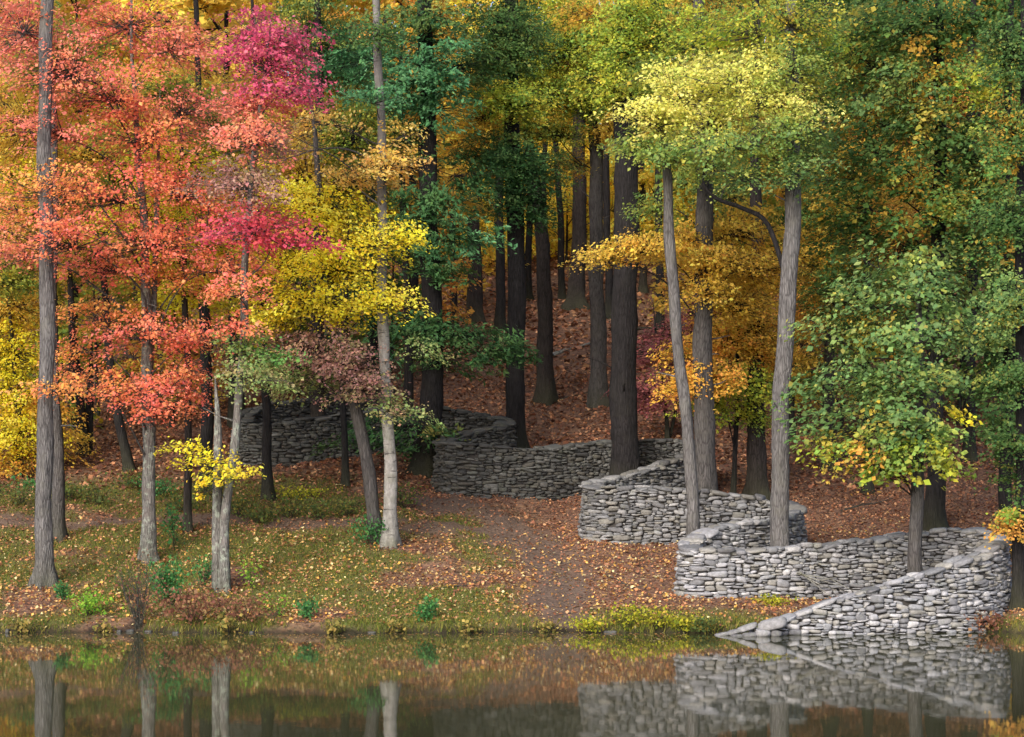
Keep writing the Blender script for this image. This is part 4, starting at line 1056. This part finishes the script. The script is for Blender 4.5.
# ------------------------------------------------------------------ low plants
def plant(name, label, px, py, rx, h_px, pal, n, leaf=0.07, stems=6, cat='plant', group=None, d=None, upv=0.3, stem_col='brown', sr=0.006):
    b = G(px, py) if d is None else np.array([(px - 512) * d / F, d, float(height((px - 512) * d / F, d))])
    d = b[1]; r = rx * d / F; h = h_px * d / F
    root = empty(name, b, label, cat, group)
    st = Bag(); fo = Bag()
    for k in range(stems):
        a_ = rng.uniform(0, 6.28); q = rng.uniform(0.2, 1.0)
        e = b + np.array([r * q * math.cos(a_), 0.7 * r * q * math.sin(a_), h * rng.uniform(0.6, 1.0)])
        m = b + (e - b) * 0.5 + np.array([0, 0, 0.1 * h]) + rng.normal(0, 0.08 * r, 3)
        cur = catmull([b - np.array([0, 0, .05]) + rng.normal(0, 0.05 * r, 3) * [1, 1, 0], m, e], 8)
        st.add(*tube(cur, np.linspace(sr, sr * 0.4, 8), 4))
        if n:
            t = rng.integers(2, 8, int(n / stems))
            C = cur[t] + rng.normal(0, 1, (len(t), 3)) * np.array([0.22 * r + .03, 0.2 * r + .03, 0.12 * h + .02])
            C[:, 2] = np.maximum(C[:, 2], b[2] + 0.03)
            Vq, Qq = leaf_quads(C, leaf, upv); fo.add(Vq, Qq, pick(pal, len(t)))
    st.build('stem', BARK[stem_col], root, b)
    if fo.V: fo.build('foliage', M_LEAF, root, b)
    return root

plant('twiggy_shrub', 'tall bare brown shrub at the water edge below the red maple', 138, 630, 34, 70, 'bramble', 420, 0.06, 70, 'shrub', sr=0.006, stem_col='mid')
plant('bramble', 'reddish bramble tangle left of the twin trunk feet', 192, 625, 44, 34, 'bramble', 900, 0.075, 26, 'shrub')
plant('bramble', 'reddish bramble tangle right of the twin trunk feet', 243, 624, 36, 30, 'bramble', 600, 0.075, 20, 'shrub')
plant('green_bush', 'soft blue green bush beside the bare brown shrub', 166, 606, 20, 44, 'weed', 1300, 0.07, 14, 'bush')
plant('green_bush', 'pale green bush behind the bare brown shrub', 128, 602, 16, 30, 'undergrowth', 300, 0.07, 10, 'bush')
plant('green_bush', 'green bush left of the twin pale trunks', 202, 585, 22, 30, 'weed', 380, 0.07, 12, 'bush')
plant('tall_weed', 'tall thin green weed between the red maple and twin trunks', 175, 548, 12, 44, 'weed', 260, 0.08, 7, 'weed')
plant('bright_weed', 'bright light green weeds near the shore at left', 88, 616, 24, 22, 'bright', 520, 0.07, 12, 'weed')
plant('green_bush', 'small blue green bush right of the thick grey trunk foot', 62, 600, 12, 16, 'weed', 260, 0.07, 8, 'bush')
plant('low_plant', 'small green plant at the water edge left of the birch', 307, 620, 12, 20, 'weed', 330, 0.07, 8)
plant('low_plant', 'emerald green plant at the water edge right of the birch', 427, 622, 14, 20, 'weed', 420, 0.075, 8)
plant('low_plant', 'small faint green plant at the water edge beside the twin trunk brambles', 275, 618, 10, 22, 'bright', 160, 0.06, 6)
plant('low_plant', 'bright green plant at the foot of the birch and leaning trunk', 368, 546, 18, 26, 'weed', 420, 0.075, 9)
plant('green_bush', 'yellow green bush on the lawn right of the twin trunks', 252, 590, 16, 34, 'bright', 220, 0.06, 8, 'bush')
for k, (px, py, rx, hp, pal, lab) in enumerate([
    (100, 505, 26, 30, 'undergrowth', 'olive undergrowth bush between big grey trunk and red maple'), (70, 500, 20, 26, 'undergrowth', 'olive undergrowth bush right beside the big grey trunk'),
    (185, 512, 26, 30, 'undergrowth', 'olive undergrowth bush behind the red maple trunk'), (240, 516, 24, 30, 'undergrowth', 'olive undergrowth bush behind the twin pale trunks'),
    (290, 518, 26, 34, 'undergrowth', 'green undergrowth bush below the left wall loop'), (262, 524, 24, 22, 'undergrowth', 'yellowish undergrowth bush on the path edge right of the twin trunks'),
    (318, 520, 24, 28, 'undergrowth', 'yellowish undergrowth bush below the left wall loop'), (345, 518, 20, 26, 'undergrowth', 'green undergrowth bush just left of the leaning trunk'),
    (402, 508, 16, 36, 'undergrowth', 'green undergrowth bush right beside the birch'), (22, 505, 26, 28, 'undergrowth', 'olive undergrowth bush at the left edge'),
    (130, 488, 28, 26, 'undergrowth', 'olive undergrowth bush behind the path, right of the olive pair'), (160, 496, 22, 24, 'weed', 'deep green undergrowth bush left of the red maple trunk'),
    (215, 498, 22, 24, 'undergrowth', 'olive undergrowth bush between red maple and twin trunks'), (40, 492, 24, 24, 'weed', 'deep green undergrowth bush left of the olive pair'), (300, 500, 22, 18, 'shoreyellow', 'yellow undergrowth bush close below the left wall stones'),
    (420, 470, 16, 34, 'hemlock', 'dark green undergrowth bush at the foot of the pine')]):
    plant('undergrowth_bush', lab, px, py, rx * 1.35, hp * 0.66, pal, 480, 0.07, 26, 'bush', 'undergrowth below the wall')
for k, (px, py, rx, hp, lab) in enumerate([
    (590, 632, 26, 14, 'low yellow green shrub at the water edge, leftmost of its row'), (626, 630, 26, 24, 'tallest yellow green shrub in the shoreline row'),
    (655, 630, 26, 20, 'yellow green shrub in the shoreline row, right of the tallest one'), (684, 631, 22, 15, 'yellow green shrub nearest the corner of the wall'),
    (704, 632, 16, 12, 'green shrub close left of the wall tip, rightmost of its row')]):
    plant('shore_shrub', lab, px, py, rx, hp, 'shoreyellow' if k < 4 else 'undergrowth', 520, 0.06, 22, 'shrub', 'yellow green shrubs along the shore')
for px_, py_, h_, lab_ in [(20, 636, 16, 'straw coloured sedge tuft at the waterline in the far left corner'), (228, 637, 18, 'straw coloured sedge tuft at the waterline below the twin trunks'),
                          (335, 637, 14, 'straw coloured sedge tuft at the waterline between the two green plants'), (395, 636, 13, 'straw coloured sedge tuft at the waterline below the birch'),
                          (470, 636, 15, 'straw coloured sedge tuft at the waterline left of the path'), (548, 636, 16, 'straw coloured sedge tuft at the waterline where the path ends'), (105, 637, 15, 'straw coloured sedge tuft at the waterline left of the bare shrub')]:
    plant('sedge_tuft', lab_, px_, py_, 14, h_, 'sedge', 160, 0.09, 44, 'grass tuft', None, None, 0.0, 'brown', 0.004)
plant('grass_tuft', 'yellow green tuft in the nook behind the low wall end', 776, 606, 20, 10, 'shoreyellow', 420, 0.06, 10)
plant('fern_bush', 'orange and green bush at the right end of the wall', 1010, 560, 14, 46, 'amber', 260, 0.08, 10, 'bush')
plant('bramble', 'rusty bramble on the bank at the right edge below the wall', 985, 632, 28, 18, 'bramble', 560, 0.075, 16, 'shrub')

# ------------------------------------------------------------------ fallen wood
def log(name, a, b, r, bark, label, cat='fallen log', twigs=0, lift=0.0):
    A = G(*a) + np.array([0, 0, r * 0.6]); B = G(*b) + np.array([0, 0, r * 0.5 + lift])
    cur = catmull([A, A * .66 + B * .34 + np.array([0, 0, .03]), A * .34 + B * .66 - np.array([0, 0, .02]), B], 18)
    bag = Bag(); bag.add(*tube(cur, np.linspace(r, r * 0.5, 18), 9, 0.05))
    for q in range(twigs):
        st = cur[rng.integers(5, 17)]; e = st + (B - A) * rng.uniform(.15, .35) + np.array([rng.normal(0, .2), rng.normal(0, .15), rng.uniform(.05, .4)])
        bag.add(*tube(np.array([st, (st + e) / 2 + rng.normal(0, .03, 3), e]), [r * .4, r * .3, r * .15], 5))
    o = bag.build(name, BARK[bark], None, A, True)
    tag(o, label, cat)
log('fallen_log', (552, 358), (590, 345), 0.13, 'birch', 'pale fallen log on the leafy slope behind the curved brown trunk')
log('fallen_log', (634, 330), (690, 332), 0.10, 'brown', 'long thin grey log lying across the slope behind the burgundy shrub')
log('fallen_log', (118, 638), (195, 636), 0.045, 'brown', 'old log half sunk at the water edge below the bare shrub', lift=0.0)
A = P(800, 574, 62.9); B = P(838, 588, 62.2)
bag = Bag()
for q in range(6):
    a = A + rng.normal(0, .06, 3); b = B + np.array([rng.normal(0, .3), rng.normal(0, .1), rng.normal(0, .12)])
    bag.add(*tube(catmull([a, (a + b) / 2 + rng.normal(0, .05, 3), b], 8), np.linspace(.022, .008, 8), 5))
o = bag.build('fallen_branch', BARK['birch'], None, A, True); tag(o, 'pale dead branch leaning against the near wall loop', 'branch')

for a_, b_, lab in [((470, 470), (505, 462), 'thin dead stick below the second wall loop at the path'), ((690, 470), (735, 455), 'thin dead stick among leaves behind the third wall loop'),
                    ((840, 512), (895, 498), 'long dead stick in the leaves above the nearest wall loop'), ((600, 575), (640, 590), 'short dead stick on the leafy ground left of the near wall corner'),
                    ((440, 590), (475, 584), 'short dead stick on the lawn near the path'), ((560, 400), (590, 392), 'thin dead stick on the slope between the curved and forked trunks')]:
    log('fallen_branch', a_, b_, 0.028, 'mid', lab, 'branch', 3)
# small stones along the water edge
for k in range(9):
    px = [118, 128, 147, 178, 372, 252, 548, 610, 8][k]
    x = (px - 512) * 60 / F; y = float(shore(x)) + rng.uniform(-0.25, 0.1)
    Vt = (BT + rng.normal(0, 0.06, BT.shape)) * np.array([rng.uniform(.05, .17), rng.uniform(.06, .12), rng.uniform(.03, .06)])
    o0 = np.array([x, y, 0.01 + max(0, float(height(x, y)))])
    o = mesh_from('shore_stone', Vt + o0, BQ, M_STONE, None, o0, np.full((len(BQ), 3), rng.uniform(.04, .1)), True)
    tag(o, 'small grey stone at the water edge of the lawn', 'stone', 'small stones along the shore')

# ------------------------------------------------------------------ leaf litter and grass
def wall_free(x, y, m=0.5):
    P_ = dense[::12, :2]; ok = np.ones(len(x), bool)
    for c in np.array_split(np.arange(len(x)), max(1, len(x) // 4000)):
        dd = np.hypot(x[c, None] - P_[None, :, 0], y[c, None] - P_[None, :, 1]).min(1); ok[c] = dd > m
    return ok
def scatter(n, y0, y1, half):
    y = rng.uniform(y0, y1, n); x = rng.uniform(-1, 1, n) * (half * y)
    return x, y
lit = Bag()
litpal = np.array([lin(c) for c in [(148, 102, 76), (130, 86, 66), (166, 120, 88), (110, 74, 60), (180, 138, 102), (142, 102, 80), (96, 66, 54)]])
lawnpal = np.array([lin(c) for c in [(206, 164, 104), (218, 182, 118), (192, 132, 90), (214, 198, 146), (176, 120, 86), (220, 170, 86), (156, 104, 78)]])
for n, y0, y1, size in ((84000, 60.1, 76, 0.066), (52000, 76, 96, 0.12), (36000, 96, 136, 0.19)):
    x, y = scatter(n, y0, y1, 0.235)
    g, p = zones(x, y)
    s = y - shore(x)
    keep = (s > 0.12) & (rng.random(n) < np.where(g > 0.5, 0.55 + 0.45 * smooth(.4, .65, fbm(x, y, 1.5, 40)), 1.0) * (1 - 0.6 * smooth(.2, .7, p)) * (0.5 + 0.5 * smooth(.32, .55, fbm(x, y, 1.3, 72)))) & wall_free(x, y, 0.42)
    x, y, g, p, s = x[keep], y[keep], g[keep], p[keep], s[keep]
    m = len(x)
    C = np.stack([x, y, height(x, y) + rng.uniform(0.02, 0.075, m)], -1)
    front = (1 - smooth(6, 13, s + 3 * (fbm(x, y, 2.0, 50) - .5)))
    useL = rng.random(m) < front * np.where(g > .4, .85, .75)
    col = np.where(useL[:, None], lawnpal[rng.integers(0, 7, m)], litpal[rng.integers(0, 7, m)])
    col = col * rng.uniform(0.7, 1.25, (m, 1)) * np.where(useL, 0.82, 1.1)[:, None] * (0.72 + 0.56 * fbm(x, y, 1.8, 71))[:, None]
    Vq, Qq = leaf_quads(C, size, 1.1, lat=1.25)
    lit.add(Vq, Qq, col)
o = lit.build('fallen_leaves', M_LITTER); tag(o, 'carpet of rusty and golden fallen leaves over the slope and lawn', 'leaf litter', kind='stuff')
# leaves lying on the coping
sN = rng.uniform(1, WL - 1, 700)
# leaves drifted up against the trunks
bs = np.array([tuple(t.location) for t in TREES if 56 < t.location[1] < 100])
idx = np.repeat(np.arange(len(bs)), 90); m = len(idx)
r_ = 0.22 + np.abs(rng.normal(0, 0.3, m)); a_ = rng.uniform(0, 6.28, m)
x = bs[idx, 0] + r_ * np.cos(a_); y = bs[idx, 1] + r_ * np.sin(a_)
C = np.stack([x, y, height(x, y) + 0.03 + 0.13 * np.exp(-(r_ - .22) / .18) * rng.random(m)], -1)
Vq, Qq = leaf_quads(C, 0.075, 0.9, lat=1.25)
o = mesh_from('drifted_leaves', Vq, Qq, M_LITTER, None, None, np.where((rng.random(m) < .4)[:, None], lawnpal[rng.integers(0, 7, m)], litpal[rng.integers(0, 7, m)]) * 0.85)
tag(o, 'fallen leaves drifted against the feet of the trunks', 'leaf litter', kind='stuff')
# grass blades
n = 170000
x, y = scatter(n, 59.7, 79, 0.235)
g, p = zones(x, y); s = y - shore(x)
keep = (rng.random(n) < smooth(0.15, 0.8, g)) & (s > -0.04) & wall_free(x, y, 0.5)
x, y = x[keep], y[keep]; m = len(x)
hgt = rng.uniform(0.04, 0.11, m) * (1 + 1.6 * (1 - smooth(0.15, 0.7, y - shore(x))) * (0.4 + 1.2 * vnoise(x, y, .6, 81)))
base = np.stack([x, y, height(x, y)], -1)
a_ = rng.uniform(0, 6.28, m); w = 0.011
dx = np.stack([np.cos(a_), np.sin(a_), 0 * a_], -1) * w
lean = rng.normal(0, 0.4, (m, 3)) * hgt[:, None]; lean[:, 2] = hgt
Vg = np.stack([base - dx, base + dx, base + lean * .6 + dx * .7, base + lean], 1).reshape(-1, 3)
gp = np.array([lin(c) for c in [(100, 114, 50), (118, 126, 54), (84, 104, 48), (146, 140, 70), (156, 148, 74), (108, 126, 54)]])
cg = gp[rng.integers(0, 6, m)] * rng.uniform(.75, 1.2, (m, 1))
o = mesh_from('lawn_grass', Vg, np.arange(m * 4).reshape(m, 4), M_LEAF, None, None, cg); tag(o, 'short green and straw coloured grass on the bank', 'grass', kind='stuff')
# leaves afloat near the bank
n = 2600
x = rng.uniform(-14, 12, n); y = shore(x) - 0.25 - rng.exponential(1.6, n)
keep = wall_free(x, y, 0.7) & (rng.random(n) < vnoise(x, y, 1.3, 61)) & (x < 4.5)
x, y = x[keep], y[keep]; m = len(x)
C = np.stack([x, y, np.full(m, 0.006)], -1)
Vq, Qq = leaf_quads(C, 0.065, 30.0); Vq[:, 2] = np.clip(Vq[:, 2], 0.004, 0.012)
o = mesh_from('floating_leaves', Vq, Qq, M_LITTER, None, None, lawnpal[rng.integers(0, 7, m)] * .9); tag(o, 'scattered pale leaves afloat by the bank', 'floating leaves', kind='stuff')

# ------------------------------------------------------------------ light, sky, camera
w = bpy.data.worlds.new('World'); scene.world = w; w.use_nodes = True
nt = w.node_tree
bg = nt.nodes['Background']
sky = nt.nodes.new('ShaderNodeTexSky'); sky.sky_type = 'NISHITA'; sky.sun_disc = False
SUN_EL, SUN_AZ = math.radians(31), math.radians(203)   # azimuth from +Y towards +X: behind the camera, to the left
sky.sun_elevation = SUN_EL; sky.sun_rotation = SUN_AZ
sky.air_density = 0.7; sky.dust_density = 3.5; sky.ozone_density = 1.0
nt.links.new(sky.outputs[0], bg.inputs['Color']); bg.inputs['Strength'].default_value = 0.15
sl = bpy.data.lights.new('sun', 'SUN'); sl.energy = 0.95; sl.angle = math.radians(22); sl.color = (1.0, 0.95, 0.87)
so = bpy.data.objects.new('sun', sl); COL.objects.link(so)
dirv = np.array([math.sin(SUN_AZ) * math.cos(SUN_EL), math.cos(SUN_AZ) * math.cos(SUN_EL), math.sin(SUN_EL)])
from mathutils import Vector
so.rotation_euler = Vector(dirv).to_track_quat('Z', 'Y').to_euler(); so.location = (-30, -30, 60)

cd = bpy.data.cameras.new('camera'); cam = bpy.data.objects.new('camera', cd); COL.objects.link(cam)
cam.location = (0, 0, CAMZ); cam.rotation_euler = (math.radians(90), 0, 0)
cd.sensor_width = 36; cd.lens = F / 1024 * 36; cd.shift_y = (HZ - 368.5) / 1024
cd.clip_start = 0.5; cd.clip_end = 1500
scene.camera = cam

vs = scene.view_settings
vs.view_transform = 'Standard'; vs.look = 'None'; vs.gamma = 1.0; vs.exposure = 1.2
scene.render.engine = 'CYCLES'
cy = scene.cycles
cy.max_bounces = 8; cy.diffuse_bounces = 4; cy.glossy_bounces = 3; cy.transmission_bounces = 5; cy.transparent_max_bounces = 4
cy.use_denoising = True
cy.sample_clamp_indirect = 6
